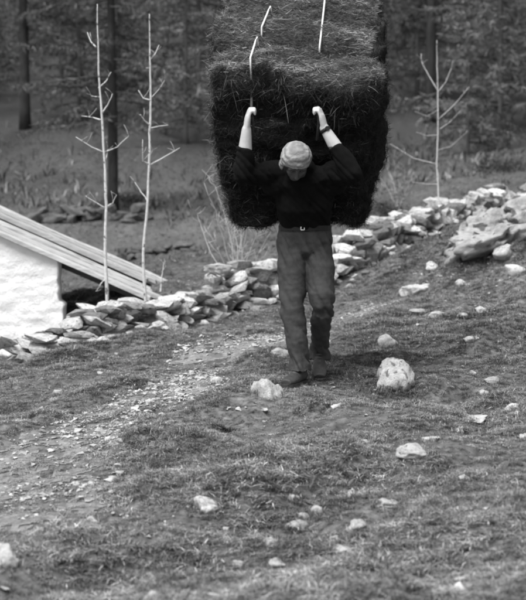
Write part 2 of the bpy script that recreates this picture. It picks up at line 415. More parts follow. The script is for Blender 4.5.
PS_RND = protos(16, M['wallstone'], 26, 2.6, 200)
PS_DARK = protos(10, M['darkstone'], 16, 3, 300)

def rock_mesh(name, seed, rough=.16, cuts=13, sub=4, flat=1.0):
    """a weathered rock about one unit across: a ball cut by random planes, then worn by noise"""
    bm = bmesh.new(); bmesh.ops.create_icosphere(bm, subdivisions=sub, radius=.5)
    V = np.array([v.co[:] for v in bm.verts]); r = np.random.default_rng(seed)
    for _ in range(cuts):
        nrm = r.normal(0, 1, 3); nrm /= np.linalg.norm(nrm); d = r.uniform(.24, .40)
        over = np.maximum(V @ nrm - d, 0); V -= nrm * (over * .96)[:, None]
    nn = V / np.linalg.norm(V, axis=1)[:, None]
    rg = np.abs(fbm(V * 4 + seed * 1.7, 3, seed + 5))
    V += nn * (rough * .5 * fbm(V * 3 + seed * 3.1, 4, seed) - rough * .35 * (1 - rg) ** 6 + rough * .22 * fbm(V * 13 + seed, 3, seed))[:, None]
    V[:, 2] *= flat
    for v, c in zip(bm.verts, V): v.co = c
    for f in bm.faces: f.smooth = True
    me = bpy.data.meshes.new(name); bm.to_mesh(me); bm.free()
    return me

FOOT = []
def rock(u, v, wpx, hpx, label, seed, name='rock', m='rock', depth=.8, turn=0, bury=.3, rough=.19, group=None, cuts=13):
    """a rock whose foot the photograph shows around pixel (u, v), wpx wide and hpx high"""
    p = HIT(u, v); s = p.y / FPX
    wd, ht = wpx * s, hpx * s
    me = rock_mesh(name, seed, rough, cuts, sub=4 if wpx > 24 else 3)
    z = np.array([q.co.z for q in me.vertices]); xx = np.array([q.co.x for q in me.vertices])
    tall = ht * 1.0 / (1 - bury)
    o = link(name, me, mat=M[m], loc=(p.x, p.y + wd * depth * .15, p.z + tall * .5 - tall * bury), rot=(0, 0, R(turn)), scl=(wd / (xx.max() - xx.min()), wd * depth / (xx.max() - xx.min()), tall / (z.max() - z.min())))
    tag(o, label, 'rock', group); FOOT.append((p.x, p.y + wd * depth * .15, wd * .5, wd * depth * .5))
    return o

ROCKS = [  # u, v of the foot, width, height, label
 (6, 567, 34, 24, 'rounded pale rock cut by the photo edge, lower left corner'),
 (207, 514, 42, 15, 'low broad pale rock bedded in turf, largest of the lower left slope'),
 (93, 526, 13, 9, 'small white stone alone in turf between the two big lower left rocks'),
 (268, 547, 20, 11, 'white angular stone, left of the bottom cluster and above an oblong one'),
 (277, 567, 19, 9, 'oblong white stone lowest in the bottom middle of the slope'),
 (235, 567, 17, 7, 'thin flat stone low on the slope, left of the oblong white stone'),
 (299, 531, 24, 9, 'pale lumpy stone at the left end of the lower stone cluster'),
 (304, 521, 14, 6, 'small pale stone just above the lumpy stone of the lower cluster'),
 (340, 541, 21, 6, 'thin white slab above the wide flat slab in the lower cluster'),
 (349, 556, 38, 11, 'wide flat grey slab, lowest of the lower stone cluster'),
 (357, 532, 22, 11, 'tilted pale slab sloping left at the right of the lower cluster'),
 (351, 500, 9, 9, 'tiny upright white stone beside the low grey slab'),
 (316, 513, 13, 8, 'small round white stone at the top of the lower cluster'),
 (291, 504, 16, 6, 'flat grey stone above left of the lower cluster'),
 (389, 507, 34, 9, 'long low grey slab set flush in turf right of the lower cluster'),
 (427, 544, 14, 7, 'small slanting white stone alone at the lower right'),
 (417, 460, 38, 18, 'peaked white rock in the middle right of the slope'),
 (431, 442, 20, 6, 'thin white stone just above the peaked white rock'),
 (475, 421, 32, 8, 'long flat white stone on the slope at the right'),
 (513, 411, 18, 10, 'pale block near the right edge above the long flat stone'),
 (494, 384, 17, 9, 'small tilted stone on the right slope below the bank'),
 (523, 440, 14, 9, 'grey stone touching the right edge of the photo, mid height'),
 (389, 345, 22, 13, 'grey stone on the shaded turf behind the round boulder'),
 (270, 398, 29, 22, 'bright white block in front of the walking person\'s feet, larger of a pair'),
 (256, 391, 13, 15, 'smaller upright white block at the left of the pair by the feet'),
 (281, 357, 26, 8, 'flat pale stone behind the walking person\'s forward leg'),
 (470, 342, 14, 6, 'small pale stone on the bank at the right, level with the person\'s knees'),
 (484, 395, 12, 6, 'small pale stone left of the pale block near the right edge'),
 (217, 383, 14, 5, 'flat pale stone at the path edge left of the person'),
 (154, 600, 24, 9, 'white stone cut by the bottom edge of the photo'),
 (300, 603, 26, 8, 'flat pale stone at the bottom edge below the oblong white stone'),
 (58, 394, 12, 5, 'white stone in turf between the wall and the path at left'),
 (333, 469, 12, 5, 'little pale stone below the dark hollow in the middle of the slope'),
 (459, 432, 12, 6, 'small stone between the peaked rock and the long flat stone'),
 (310, 493, 10, 6, 'very small pale stone above the top of the lower cluster'),
 (445, 566, 12, 5, 'small low stone at the bottom right below the slanting one'),
 (420, 291, 36, 12, 'pale slab bared by the path in the gap below the bank'),
 (441, 316, 20, 7, 'pale stone lying at the path edge, left of the row on the bank'),
 (462, 317, 16, 7, 'second pale stone of the row where the path meets the bank'),
 (485, 312, 18, 8, 'third pale stone of the row on the bank, farthest right'),
 (424, 313, 26, 6, 'flat worn stone in the path below the bared slab'),
 (505, 256, 22, 12, 'lumpy stone below the large outcrop on the bank'),
 (516, 274, 24, 14, 'pale stone half sunk in the bank at the right edge'),
 (432, 268, 16, 9, 'grey stone in the cut bank above the bared slab'),
 (6, 357, 30, 12, 'grey flat slab at the left photo edge below the white gable'),
 (461, 285, 16, 8, 'dark edged stone on the bank face right of the path gap'),
]
for i, (u, v, a, b, lab) in enumerate(ROCKS):
    rock(u, v, a, b * (.68 if u > 360 else .85), lab, 500 + i, m='whiterock' if 'white' in lab else 'rock', turn=random.uniform(-25, 25), bury=random.uniform(.42, .58))
rock(395, 386, 39, 28, 'round boulder with lichen, half buried in a turf mound right of the person', 626, name='boulder', depth=.9, turn=75, bury=.42, rough=.2, m='lichenrock', cuts=6)

# grass growing up against the stones
FX, FY = [], []
for (x, y, a_, b_) in FOOT:
    n = int(60 + 900 * a_); t = rng.uniform(0, 2 * math.pi, n); q = rng.uniform(.80, 1.12, n)
    FX.append(x + np.cos(t) * a_ * q); FY.append(y + np.sin(t) * b_ * q - .01)
FX, FY = np.concatenate(FX), np.concatenate(FY); n_ = len(FX)
fg = link('grass_fringe', blades('grass_fringe', np.stack([FX, FY, H(FX, FY) - .006], -1), rng.uniform(.02, .065, n_), rng.uniform(.002, .0045, n_), rng.uniform(.1, 1.2, n_), np.clip(np.exp(rng.normal(-1.75, .5, n_)), .04, .5), .6), mat=M['grass'])
tag(fg, 'longer grass growing up around the feet of the loose rocks', 'grass', kind='stuff')

# the large sloping outcrop on the bank
oc = empty('rock_outcrop', HIT(488, 250)); tag(oc, 'large pale sloping rock outcrop on the bank below the wall at right', 'rock outcrop')
for i, (u, v, wp, hp, t) in enumerate([(496, 250, 84, 40, 5), (468, 249, 46, 24, 10), (497, 240, 56, 32, -8), (522, 226, 50, 32, 14), (483, 232, 30, 20, 30)]):
    p = HIT(u, v); s = p.y / FPX; me = rock_mesh('rock_mass', 640 + i, .42, 11)
    link('rock_mass', me, oc, M['outcrop'], Vector((p.x, p.y + .12, p.z + hp * s * .22)) - oc.location, (R(-8), R(-14), R(t)), (wp * s * 1.35, wp * s * 1.0, hp * s * 1.7))

# ------------------------------------------------------------------ dry stone walls
def wall(label, pts, protos_, size, rnd=.25, nmax=290, name='dry_stone_wall', flatness=.5, thick=.34, rubble=.15, seed=1):
    """pts: (u_base, v_base, depth y, height px) along the wall; every stone is a piece of its own"""
    r = random.Random(seed)
    B = []
    for u, v, y, hp in pts:
        p = PX(u, v, y); B.append((p.x, y, hp * y / FPX))
    root = empty(name, (B[0][0], B[0][1], H1(B[0][0], B[0][1]))); tag(root, label, 'wall')
    seg = [math.hypot(b[0] - a[0], b[1] - a[1]) for a, b in zip(B[:-1], B[1:])]; tot = sum(seg)
    def at(s):
        for (a, b, l) in zip(B[:-1], B[1:], seg):
            if s <= l or b is B[-1]:
                t = min(max(s / l, 0), 1); return [a[q] + (b[q] - a[q]) * t for q in range(3)], math.atan2(b[1] - a[1], b[0] - a[0])
            s -= l
    n = 0; level = 0; top = max(b[2] for b in B); z = 0.0
    while z < top and n < nmax:
        ch = size * flatness * r.uniform(.8, 1.2)
        for row in (0, 1):
            s = r.uniform(-.1, .1)
            while s < tot and n < nmax:
                wd = size * r.choice((.55, .75, .9, 1.0, 1.2, 1.5)) * r.uniform(.85, 1.15)
                (x, y, h), a = at(max(s + wd / 2, 0))
                h *= 1 + rnd * math.sin(s * 3.1 + seed) + r.uniform(-rnd, rnd) * .6
                if z < h and (row == 0 or z + ch * 1.0 > h * .6 or r.random() < .3):
                    off = (-.5 if row == 0 else .5) * thick * (1 - .4 * z / max(top, .1)) + r.uniform(-.05, .05)
                    X, Y = x - math.sin(a) * off, y + math.cos(a) * off
                    hh = ch * r.uniform(.75, 1.35)
                    o = link('stone', r.choice(protos_), root, None,
                             Vector((X, Y, H1(X, Y) + z + hh * .42 + r.uniform(-.02, .02))) - root.location,
                             (R(r.gauss(0, 9)), R(r.gauss(0, 10)), a + R(r.gauss(0, 16))), (wd * 1.12, thick * r.uniform(.7, 1.1), hh * 1.2))
                    n += 1
                s += wd * .93
        z += ch * .92; level += 1
    for i in range(int(n * rubble)):
        s = r.uniform(0, tot); (x, y, h), a = at(s); off = -thick * r.uniform(.7, 1.5)
        X, Y = x - math.sin(a) * off, y + math.cos(a) * off; q = size * r.uniform(.3, .7)
        link('stone', r.choice(protos_), root, None, Vector((X, Y, H1(X, Y) + q * .15)) - root.location,
             (r.uniform(-.4, .4), r.uniform(-.4, .4), r.uniform(0, 6)), (q * 1.3, q, q * .7))
    return root

wall('tumbled dry stone wall of flat slabs below the boarded hut roof',
     [(14, 355, 10.75, 20), (60, 347, 11.1, 26), (108, 338, 11.6, 26), (154, 328, 12.2, 27), (200, 316, 12.8, 27)], PS_WALL, .175, .3, 290, flatness=.44, seed=3)
wall('low heap of pale wall stones behind the walking person\'s forward leg',
     [(206, 314, 13.0, 32), (240, 304, 13.4, 32), (276, 293, 13.9, 27), (310, 282, 14.4, 28), (338, 272, 14.9, 30)], PS_WALL + PS_RND, .17, .35, 290, flatness=.52, seed=5)
wall('pale rubble wall right behind the hay bundle, above the path gap',
     [(342, 270, 15.0, 31), (372, 258, 15.7, 30), (400, 249, 16.3, 26), (440, 236, 17.4, 22)], PS_RND + PS_WALL, .165, .3, 290, flatness=.66, seed=8)
wall('far low stretch of rubble wall climbing above the outcrop to the right edge',
     [(440, 236, 17.4, 22), (480, 222, 18.6, 17), (526, 208, 20.0, 13), (580, 196, 21.5, 13)], PS_RND + PS_WALL, .19, .3, 290, flatness=.66, seed=9)
wall('low mossy stone row in the meadow before the dark tree trunk',
     [(25, 219, 29.0, 10), (75, 219, 29.0, 11), (108, 218, 29.4, 10), (142, 219, 29.0, 9)], PS_DARK, .42, .4, 90, name='low_stone_wall', flatness=.5, seed=11)
wall('short row of low dark stones in the meadow right of the two saplings',
     [(112, 247, 24.0, 8), (150, 249, 23.6, 9), (188, 250, 23.2, 7)], PS_DARK, .32, .4, 70, name='low_stone_wall', flatness=.5, seed=12)

def single(u, v, y, wp, hp, lab, me, m, seed):
    p = PX(u, v, y); s = y / FPX
    o = link('rock', me, mat=m, loc=p, rot=(0, 0, seed), scl=(wp * s, wp * s * .8, hp * s)); tag(o, lab, 'rock'); return o
single(217, 268, 13.2, 32, 15, 'big flat topped boulder on the wall end left of the bare shrub', rock_mesh('rock', 801, .15, 9), M['rock'], .3)
single(404, 229, 16.2, 18, 17, 'round white stone perched on top of the rubble wall', rock_mesh('rock', 802, .12, 3), M['rock'], 1)
single(372, 222, 15.7, 24, 13, 'slanting white slab on the rubble wall beside the hay bundle', rock_mesh('rock', 803, .2, 9), M['rock'], .5)

# ------------------------------------------------------------------ gravel of the path, pebbles in the turf
def pebble_field(name, X, Y, S, protos_, sink=.25):
    Vs, Fs, off = [], [], 0
    base = []
    for me in protos_:
        v = np.array([q.co[:] for q in me.vertices]); f = [tuple(p.vertices) for p in me.polygons]; base.append((v, f))
    Z = H(X, Y)
    for x, y, z, s in zip(X, Y, Z, S):
        v, f = random.choice(base); a = random.uniform(0, 6.28); c, sn = math.cos(a), math.sin(a)
        q = v * np.array([s * random.uniform(.8, 1.5), s, s * random.uniform(.4, .75)])
        q = np.stack([q[:, 0] * c - q[:, 1] * sn + x, q[:, 0] * sn + q[:, 1] * c + y, q[:, 2] + z + s * (.25 - sink) + .008], -1)
        Vs.append(q); Fs += [tuple(i + off for i in t) for t in f]; off += len(v)
    return mesh(name, np.concatenate(Vs), Fs)
PS_PEB = protos(10, M['gravel'], 8, 2.6, 900)
x, y = wedge(170000, 4.0, 17, .24, .8); pm = path_mask(x, y)
k_ = rng.uniform(0, 1, len(x)) < np.maximum(pm, 0.0) * np.clip(.38 + 1.7 * fbm2(x, y, 2.0, 3, 41), .08, 1)
x, y = x[k_][:15000], y[k_][:15000]
S = np.clip(np.exp(rng.normal(-4.35, .6, len(x))), .005, .07)
gr = link('path_gravel', pebble_field('path_gravel', x, y, S, PS_PEB), mat=M['gravel'])
tag(gr, 'pale loose gravel strewn along the trodden path', 'gravel', kind='stuff')
x, y = wedge(2600, 4, 15.5, .24, .8); k_ = (path_mask(x, y) < .3) & (fbm2(x, y, .8, 3, 43) > -.08); x, y = x[k_], y[k_]
S = np.clip(np.exp(rng.normal(-3.9, .5, len(x))), .008, .06)
pb = link('scattered_pebbles', pebble_field('scattered_pebbles', x, y, S, PS_PEB, .3), mat=M['gravel'])
tag(pb, 'small pale pebbles scattered in the turf', 'pebbles', kind='stuff')

# ------------------------------------------------------------------ hut: whitewashed gable, boarded roof
hut = empty('hut', (-2.2, 13.3, -.35)); tag(hut, 'small whitewashed stone hut with low grey board roof behind the wall', 'hut')
HO = Vector(hut.location)
SL = .44                                                     # roof slope
def roof_z(x, y=13): return .915 - SL * (x + 2.72)
EAVE = -.97; RIDGE = -4.7
def box(name, lo, hi, parent, m, org, jit=0):
    bm = bmesh.new(); bmesh.ops.create_cube(bm, size=1)
    lo, hi = Vector(lo), Vector(hi)
    for v in bm.verts: v.co = Vector([(lo[q] + hi[q]) / 2 + v.co[q] * (hi[q] - lo[q]) + random.uniform(-jit, jit) for q in range(3)]) - org
    bmesh.ops.bevel(bm, geom=bm.edges[:], offset=.006, segments=1, affect='EDGES')
    me = bpy.data.meshes.new(name); bm.to_mesh(me); bm.free()
    return link(name, me, parent, m)
# masonry core under the roof line, then the whitewashed stones of the gable
def prism(name, prof, y0, y1, parent, m, org):
    n = len(prof); V = [(x, y0, z) for x, z in prof] + [(x, y1, z) for x, z in prof]
    F = [tuple(range(n)), tuple(range(2 * n - 1, n - 1, -1))] + [(i, i + n, (i + 1) % n + n, (i + 1) % n) for i in range(n)]
    me = mesh(name, np.array(V) - np.array(org), [tuple(reversed(f)) for f in F]); return link(name, me, parent, m)
prism('wall', [(-7.2, -1.2), (-2.65, -1.2), (-2.65, roof_z(-2.65) - .17), (RIDGE, roof_z(RIDGE) - .17), (-7.2, roof_z(RIDGE) - .17 - .5 * 2.5)], 13.06, 14.9, hut, M['core'], HO)
# the gable: lime-washed rubble, bulging and ragged at the corner, each course a little proud
GW, GH = 160, 120
ga, gb = np.meshgrid(np.r_[0, .0004, np.linspace(.004, 1, GW - 2)], np.linspace(0, 1, GH), indexing='ij')
zz = -.9 + gb * 2.75; edge = -2.08 + .009 * vnoise(np.stack([zz * 13, zz * 0, zz * 0], -1), 71) + .010 * vnoise(np.stack([zz * 2.3, zz * 0 + 3, zz * 0], -1), 72) - .05 * np.clip((zz - .15) / .03, 0, 1)
xx = edge - ga * (edge + 7.1)
zz = np.minimum(zz, roof_z(xx) - .065)
zz = np.where(xx < RIDGE, np.minimum(zz, roof_z(RIDGE) - .065 - .5 * (RIDGE - xx)), zz)
cr_ = np.floor(zz / .115 + .25 * vnoise(np.stack([xx * 1.4, zz * 0, zz * 0], -1), 73)); sx = xx / .24 + cr_ * .37
rel = .010 * fbm(np.stack([sx * 1.0, cr_ * 3.1, zz * 0], -1), 2, 74) + .010 * fbm(np.stack([xx * 6, zz * 11, zz * 0], -1), 3, 75) + .012 * fbm(np.stack([xx * 17, zz * 24, zz * 0], -1), 2, 76)
yf = 13.0 - rel + .22 * (ga == 0)
gi = np.arange(GW * GH).reshape(GW, GH)
gq = np.stack([gi[:-1, :-1], gi[:-1, 1:], gi[1:, 1:], gi[1:, :-1]], -1).reshape(-1, 4)
link('gable', mesh('gable', np.stack([xx - HO.x, yf - HO.y, zz - HO.z], -1).reshape(-1, 3), gq, False), hut, M['white'])
def board(x0, x1, y0, y1, lift, th):
    """a weathered board running down the slope from x0 to x1"""
    n = 24; xs = np.linspace(x0, x1, n); V = []; sd = random.random() * 50
    for q, xx in enumerate(xs):
        e0, e1 = [.022 * vnoise(np.array([xx * 3.5, sd + j, 0.0])) for j in (0, 9)]
        wz = .022 * vnoise(np.array([xx * 1.2, sd, 4.0])) + lift
        for yy, zz in ((y0 + e0, 0), (y1 + e1, 0), (y1 + e1, -th), (y0 + e0, -th)):
            V.append((xx - HO.x, yy - HO.y, roof_z(xx) + zz + wz - HO.z))
    F = [(0, 1, 2, 3), tuple(4 * (n - 1) + k for k in (3, 2, 1, 0))]
    for q in range(n - 1):
        for k in range(4): F.append((4 * q + k, 4 * q + 4 + k, 4 * q + 4 + (k + 1) % 4, 4 * q + (k + 1) % 4))
    me = mesh('board', np.array(V), F); me.materials.append(M['board'])
    bm = bmesh.new(); bm.from_mesh(me); bmesh.ops.recalc_face_normals(bm, faces=bm.faces); bm.to_mesh(me); bm.free()
    return me
roof = empty('roof', (0, 0, 0)); roof.parent = hut
for yy in (13.3, 13.9, 14.75):
    pr = [(EAVE - .12, roof_z(EAVE - .12) - .055), (RIDGE, roof_z(RIDGE) - .055), (RIDGE, roof_z(RIDGE) - .16), (EAVE - .12, roof_z(EAVE - .12) - .14)]
    prism('rafter', pr, yy - .05, yy + .05, roof, M['beam'], HO)
yy = 12.93
for i in range(5):
    wd = random.uniform(.11, .28)
    link('board', board(RIDGE, EAVE + random.uniform(-.22, .05), yy, yy + wd - .012, random.uniform(-.012, .012), .04), roof); yy += wd
yy -= .05
for i in range(6):
    wd = random.uniform(.11, .28)
    link('board', board(RIDGE, EAVE - .24 + random.uniform(-.16, .10), yy, yy + wd - .012, .062 + random.uniform(-.012, .012), .04), roof); yy += wd
for i in range(9):                       # the far slope, hidden beyond the ridge
    me = board(RIDGE, RIDGE + 3.0, 12.95 + i * .24, 12.95 + i * .24 + .225, 0, .045)
    v = np.array([q.co[:] for q in me.vertices]); v[:, 0] = 2 * (RIDGE - HO.x) - v[:, 0]
    me.vertices.foreach_set('co', v.astype(np.float32).ravel()); me.flip_normals(); link('board', me, roof)

# ------------------------------------------------------------------ saplings and bare shrub
def tube(V, F, pts, radii, seg=6):
    """append a tapered tube along pts"""
    pts = [Vector(p) for p in pts]; o = len(V); n = len(pts)
    for i, p in enumerate(pts):
        t = (pts[min(i + 1, n - 1)] - pts[max(i - 1, 0)]); t = t.normalized() if t.length > 1e-9 else Vector((0, 0, 1))
        a = t.cross(Vector((0, 1, 0.13)));  a = a if a.length > 1e-3 else t.cross(Vector((1, 0, 0))); a.normalize(); b = t.cross(a)
        for k in range(seg):
            c = 2 * math.pi * k / seg; V.append(tuple(p + (a * math.cos(c) + b * math.sin(c)) * radii[i]))
    for i in range(n - 1):
        for k in range(seg):
            F.append((o + i * seg + k, o + i * seg + (k + 1) % seg, o + (i + 1) * seg + (k + 1) % seg, o + (i + 1) * seg + k))
    F.append(tuple(o + k for k in range(seg - 1, -1, -1))); F.append(tuple(o + (n - 1) * seg + k for k in range(seg)))
def tmesh(name, runs, seg=6, smooth=True):
    V, F = [], []
    for pts, rad in runs: tube(V, F, pts, rad, seg)
    return mesh(name, np.array(V), F, smooth)

def sapling(label, y, stem, rad, branches, seed):
    r = random.Random(seed)
    b = PX(*stem[-1], y); g = H1(b.x, y)
    root = empty('sapling', (b.x, y, g)); tag(root, label, 'sapling'); O = Vector((b.x, y, g))
    pts = [PX(u, v, y) for u, v in stem]; pts[-1] = Vector((b.x, y, g - .05))
    n = len(pts); dense = []; rr = []
    for i in range(n - 1):
        for q in range(4):
            t = q / 4; dense.append(pts[i].lerp(pts[i + 1], t) + Vector((r.gauss(0, .002), r.gauss(0, .003), 0)))
    dense.append(pts[-1]); m_ = len(dense)
    rr = [rad * (.20 + .80 * (i / (m_ - 1)) ** .75) * r.uniform(.9, 1.12) for i in range(m_)]
    link('trunk', tmesh('trunk', [([p - O for p in dense], rr)], 8), root, M['sapling'])
    for br in branches:
        q = [PX(u, v, y) for u, v in br[0]]; L_ = sum((c - d).length for c, d in zip(q[:-1], q[1:])); dy = r.uniform(-.6, .6) * L_
        line = []
        for i in range(len(q) - 1):
            for k in range(3): line.append(q[i].lerp(q[i + 1], k / 3))
        line.append(q[-1])
        line = [p + Vector((r.gauss(0, .002), dy * i / len(line), 0)) - O for i, p in enumerate(line)]
        rad0 = rad * br[1] * .85; runs = [(line, [rad0 * (1 - .6 * i / (len(line) - 1)) for i in range(len(line))])]
        for k in range(2):
            s = line[r.randrange(len(line) // 2, len(line))]
            e = s + Vector((r.uniform(-.08, .08), r.uniform(-.07, .07), r.uniform(.02, .12))); runs.append(([s, s.lerp(e, .5) + Vector((.006, 0, 0)), e], [rad0 * .28, rad0 * .22, rad0 * .14]))
        link('branch', tmesh('branch', runs, 5), root, M['sapling'])
    return root
sapling('leafless pale sapling, left of the pair in front of the hut roof', 12.35,
        [(97, 4), (98, 40), (99, 80), (102, 120), (105, 170), (106, 205), (105, 250), (108, 294)], .017,
        [([(96, 47), (90, 41), (86, 31)], .6), ([(99, 88), (106, 80), (110, 71)], .5), ([(99, 97), (91, 96)], .45), ([(102, 113), (108, 105), (113, 94)], .55), ([(101, 120), (92, 117), (80, 115)], .55),
         ([(103, 152), (92, 147), (76, 137)], .5), ([(105, 152), (117, 147), (128, 136)], .5), ([(106, 160), (107, 150)], .5), ([(105, 208), (97, 203), (86, 196)], .5), ([(106, 207), (113, 203), (117, 195)], .45), ([(106, 278), (101, 284), (97, 291)], .4)], 1)
sapling('leafless pale sapling, right of the pair, passing in front of the hut eave', 12.6,
        [(149, 14), (150, 40), (150, 64), (151, 100), (150, 132), (149, 170), (147, 215), (143, 254), (147, 290)], .016,
        [([(150, 60), (155, 53), (158, 44)], .5), ([(150, 100), (143, 98), (138, 90)], .6), ([(151, 98), (158, 90), (164, 80)], .35), ([(150, 125), (145, 121), (141, 115)], .6), ([(151, 128), (160, 126), (168, 125)], .45),
         ([(149, 164), (143, 161), (143, 140)], .6), ([(150, 165), (163, 157), (179, 147)], .6), ([(147, 200), (141, 192), (134, 182)], .55), ([(151, 68), (146, 68)], .4), ([(147, 165), (152, 150)], .3)], 2)
sapling('slender leafless sapling behind the rubble wall right of the hay bundle', 18.2,
        [(437, 40), (437, 66), (438, 90), (438, 127), (437, 163), (438, 185), (440, 208)], .0115,
        [([(438, 91), (430, 76), (423, 62), (423, 52)], .7), ([(438, 92), (446, 82), (452, 68)], .6), ([(439, 119), (454, 105), (468, 88)], .6), ([(440, 129), (450, 122), (462, 110)], .5), ([(437, 135), (426, 136), (415, 133)], .55),
         ([(437, 164), (415, 158), (392, 143)], .6), ([(438, 184), (428, 184), (413, 182)], .5), ([(438, 110), (427, 116), (415, 111)], .35), ([(438, 150), (452, 146), (470, 130)], .35)], 3)
sapling('small thin bare stem growing by the eave end of the hut', 13.6, [(164, 262), (162, 275), (160, 292)], .009, [([(162, 272), (166, 266)], .7)], 4)

def bare_shrub(label, u, v, y, tips, seed, rad=.010):
    r = random.Random(seed); b = PX(u, v, y); O = Vector((b.x, y, H1(b.x, y)))
    root = empty('bare_shrub', O); tag(root, label, 'shrub')
    for (tu, tv) in tips:
        e = PX(tu, tv, y + r.uniform(-.35, .35)) - O; s = Vector((r.uniform(-.08, .08), r.uniform(-.06, .06), -.03))
        mid = s.lerp(e, .5) + Vector((r.uniform(-.06, .06), r.uniform(-.05, .05), .04)); line = []
        for k in range(9):
            t = k / 8; line.append(s * (1 - t) ** 2 + mid * 2 * t * (1 - t) + e * t * t + Vector((r.gauss(0, .008), r.gauss(0, .008), 0)))
        runs = [(line, [rad * (1 - .75 * k / 8) for k in range(9)])]
        for k in range(9):
            p = line[r.randrange(3, 9)]; q = p + Vector((r.uniform(-.16, .16), r.uniform(-.12, .12), r.uniform(.03, .20)))
            c = p.lerp(q, .5) + Vector((r.gauss(0, .02), r.gauss(0, .02), -.01)); runs.append(([p, c, q], [rad * .4, rad * .3, rad * .16]))
        link('stem', tmesh('stem', runs, 5), root, M['twig'])
bare_shrub('bare twiggy shrub behind the stone heap left of the person', 238, 268, 14.4,
           [(204, 182), (216, 186), (228, 196), (238, 190), (196, 214), (222, 208), (250, 206), (262, 218), (246, 222), (232, 214), (270, 232), (208, 232)], 21, .009)
bare_shrub('sparse bare shrub at the wall foot right of the hay bundle', 402, 190, 22, [(386, 165), (394, 160), (405, 168), (414, 172), (380, 178)], 22, .008)

# ------------------------------------------------------------------ the wood on the slope
def larch_meshes(seed, hgt, rad, first, nl, reach, bk='bark', pale=1.0):
    r = random.Random(seed); nr = np.random.default_rng(seed)
    tp = [Vector((.12 * math.sin(z * .4 + seed) * z / hgt, .1 * math.cos(z * .5 + seed) * z / hgt, z)) for z in np.linspace(-.3, hgt, 18)]
    tr = tmesh('trunk', [(tp, [rad * (1.25 if i == 0 else 1) * (1 - .93 * i / 17) for i in range(18)])], 9); tr.materials.append(M[bk])
    V, F, T = [], [], []
    TV, TF, TT = [], [], []
    for i in range(nl):
        z = first + (hgt * .97 - first) * (i / nl) ** 1.1; a = r.uniform(0, 6.283)
        L = reach * (1 - .75 * (z / hgt)) * r.uniform(.55, 1.15); el = r.uniform(-.25, .25)
        c = Vector((math.cos(a), math.sin(a), 0)); p0 = Vector((0, 0, z)); pts = []
        for k in range(6):
            t = k / 5; pts.append(p0 + c * L * t + Vector((r.gauss(0, .04) * k, r.gauss(0, .04) * k, L * (el * t - .22 * t * t + .12 * t ** 3))))
        o = len(V); tube(V, F, pts, [max(.028 * (L / 2.5) * (1 - .8 * k / 5), .007) for k in range(6)], 4); T += [.06] * (len(V) - o)
        nt = int(95 * L)
        for q in range(nt):
            t = r.uniform(.12, 1) * 5; k = min(int(t), 4); p = pts[k].lerp(pts[k + 1], t - k)
            d = Vector((r.gauss(0, 1), r.gauss(0, 1), r.gauss(-.35, .6))) + c * .6; d.normalize(); l = r.uniform(.12, .36)
            sd = d.cross(Vector((r.gauss(0, 1), r.gauss(0, 1), r.gauss(0, 1)))).normalized() * r.uniform(.004, .0095)
            e = p + d * l * .55 + Vector((0, 0, -.03)); f = p + d * l + Vector((0, 0, -.12 * l)); tn = r.choice((.035, .05, .075, .12, .20)) * pale
            b = len(TV); TV += [p - sd, p + sd, e + sd, e - sd, f]; TF += [(b, b + 1, b + 2, b + 3), (b + 3, b + 2, b + 4)]; TT += [tn] * 5
    b = len(V); V += [tuple(v) for v in TV]; F += [tuple(i + b for i in f) for f in TF]; T += TT
    cr = mesh('crown', np.array(V), F, False, np.array(T)); cr.materials.append(M['crown'])
    return tr, cr
LP = [larch_meshes(31, 17, .17, 2.6, 105, 3.3), larch_meshes(32, 14, .12, .9, 105, 2.9), larch_meshes(33, 19, .20, 3.4, 110, 3.6), larch_meshes(34, 9, .06, .4, 85, 2.1, 'greybark', 1.5), larch_meshes(35, 13, .09, .6, 105, 2.9, 'greybark', 1.6), larch_meshes(36, 15, .10, 1.0, 110, 3.1, 'greybark', 1.3)]
def tree(x, y, k, s, label, group=None, rz=None):
    o = empty('larch_tree', (x, y, H1(x, y))); o.scale = (s, s, s); o.rotation_euler.z = random.uniform(0, 6.28) if rz is None else rz
    tag(o, label, 'tree', group)
    link('trunk', LP[k][0], o); link('crown', LP[k][1], o)
    return o
def tree_px(u, v, y, k, s, label): p = PX(u, v, y); return tree(p.x, y, k, s, label)
tree_px(25, 128, 45, 2, 1.0, 'dark larch with a bare straight trunk on the slope at the far left')
tree_px(113, 216, 30.5, 0, .82, 'dark larch whose trunk stands between the two saplings, by the stone row')
tree_px(430, 120, 46, 2, 1.05, 'dark straight larch above the slender sapling at the right')
tree_px(62, 110, 52, 5, 1.0, 'bushy larch on the slope right of the far left trunk')
tree_px(186, 150, 44, 4, 1.0, 'low branched larch on the slope left of the hay bundle')
tree_px(500, 150, 42, 4, 1.1, 'bushy larch on the slope at the right edge of the photo')
tree_px(468, 165, 38, 3, .9, 'young larch on the slope between sapling and right edge')
rt = random.Random(77); spots = []
for t_ in range(4000):
    y = rt.uniform(46, 100); x = rt.uniform(-1, 1) * (.25 * y + 5)
    if all((x - a) ** 2 + (y - b) ** 2 > (2.6 + .02 * y) ** 2 for a, b in spots): spots.append((x, y))
    if len(spots) >= 105: break
for i, (x, y) in enumerate(spots):
    tree(x, y, rt.choice((3, 3, 4, 4, 5, 5)), rt.uniform(.75, 1.2), 'grey feathery larch among the crowded trees of the wooded slope', 'larches of the wooded slope')

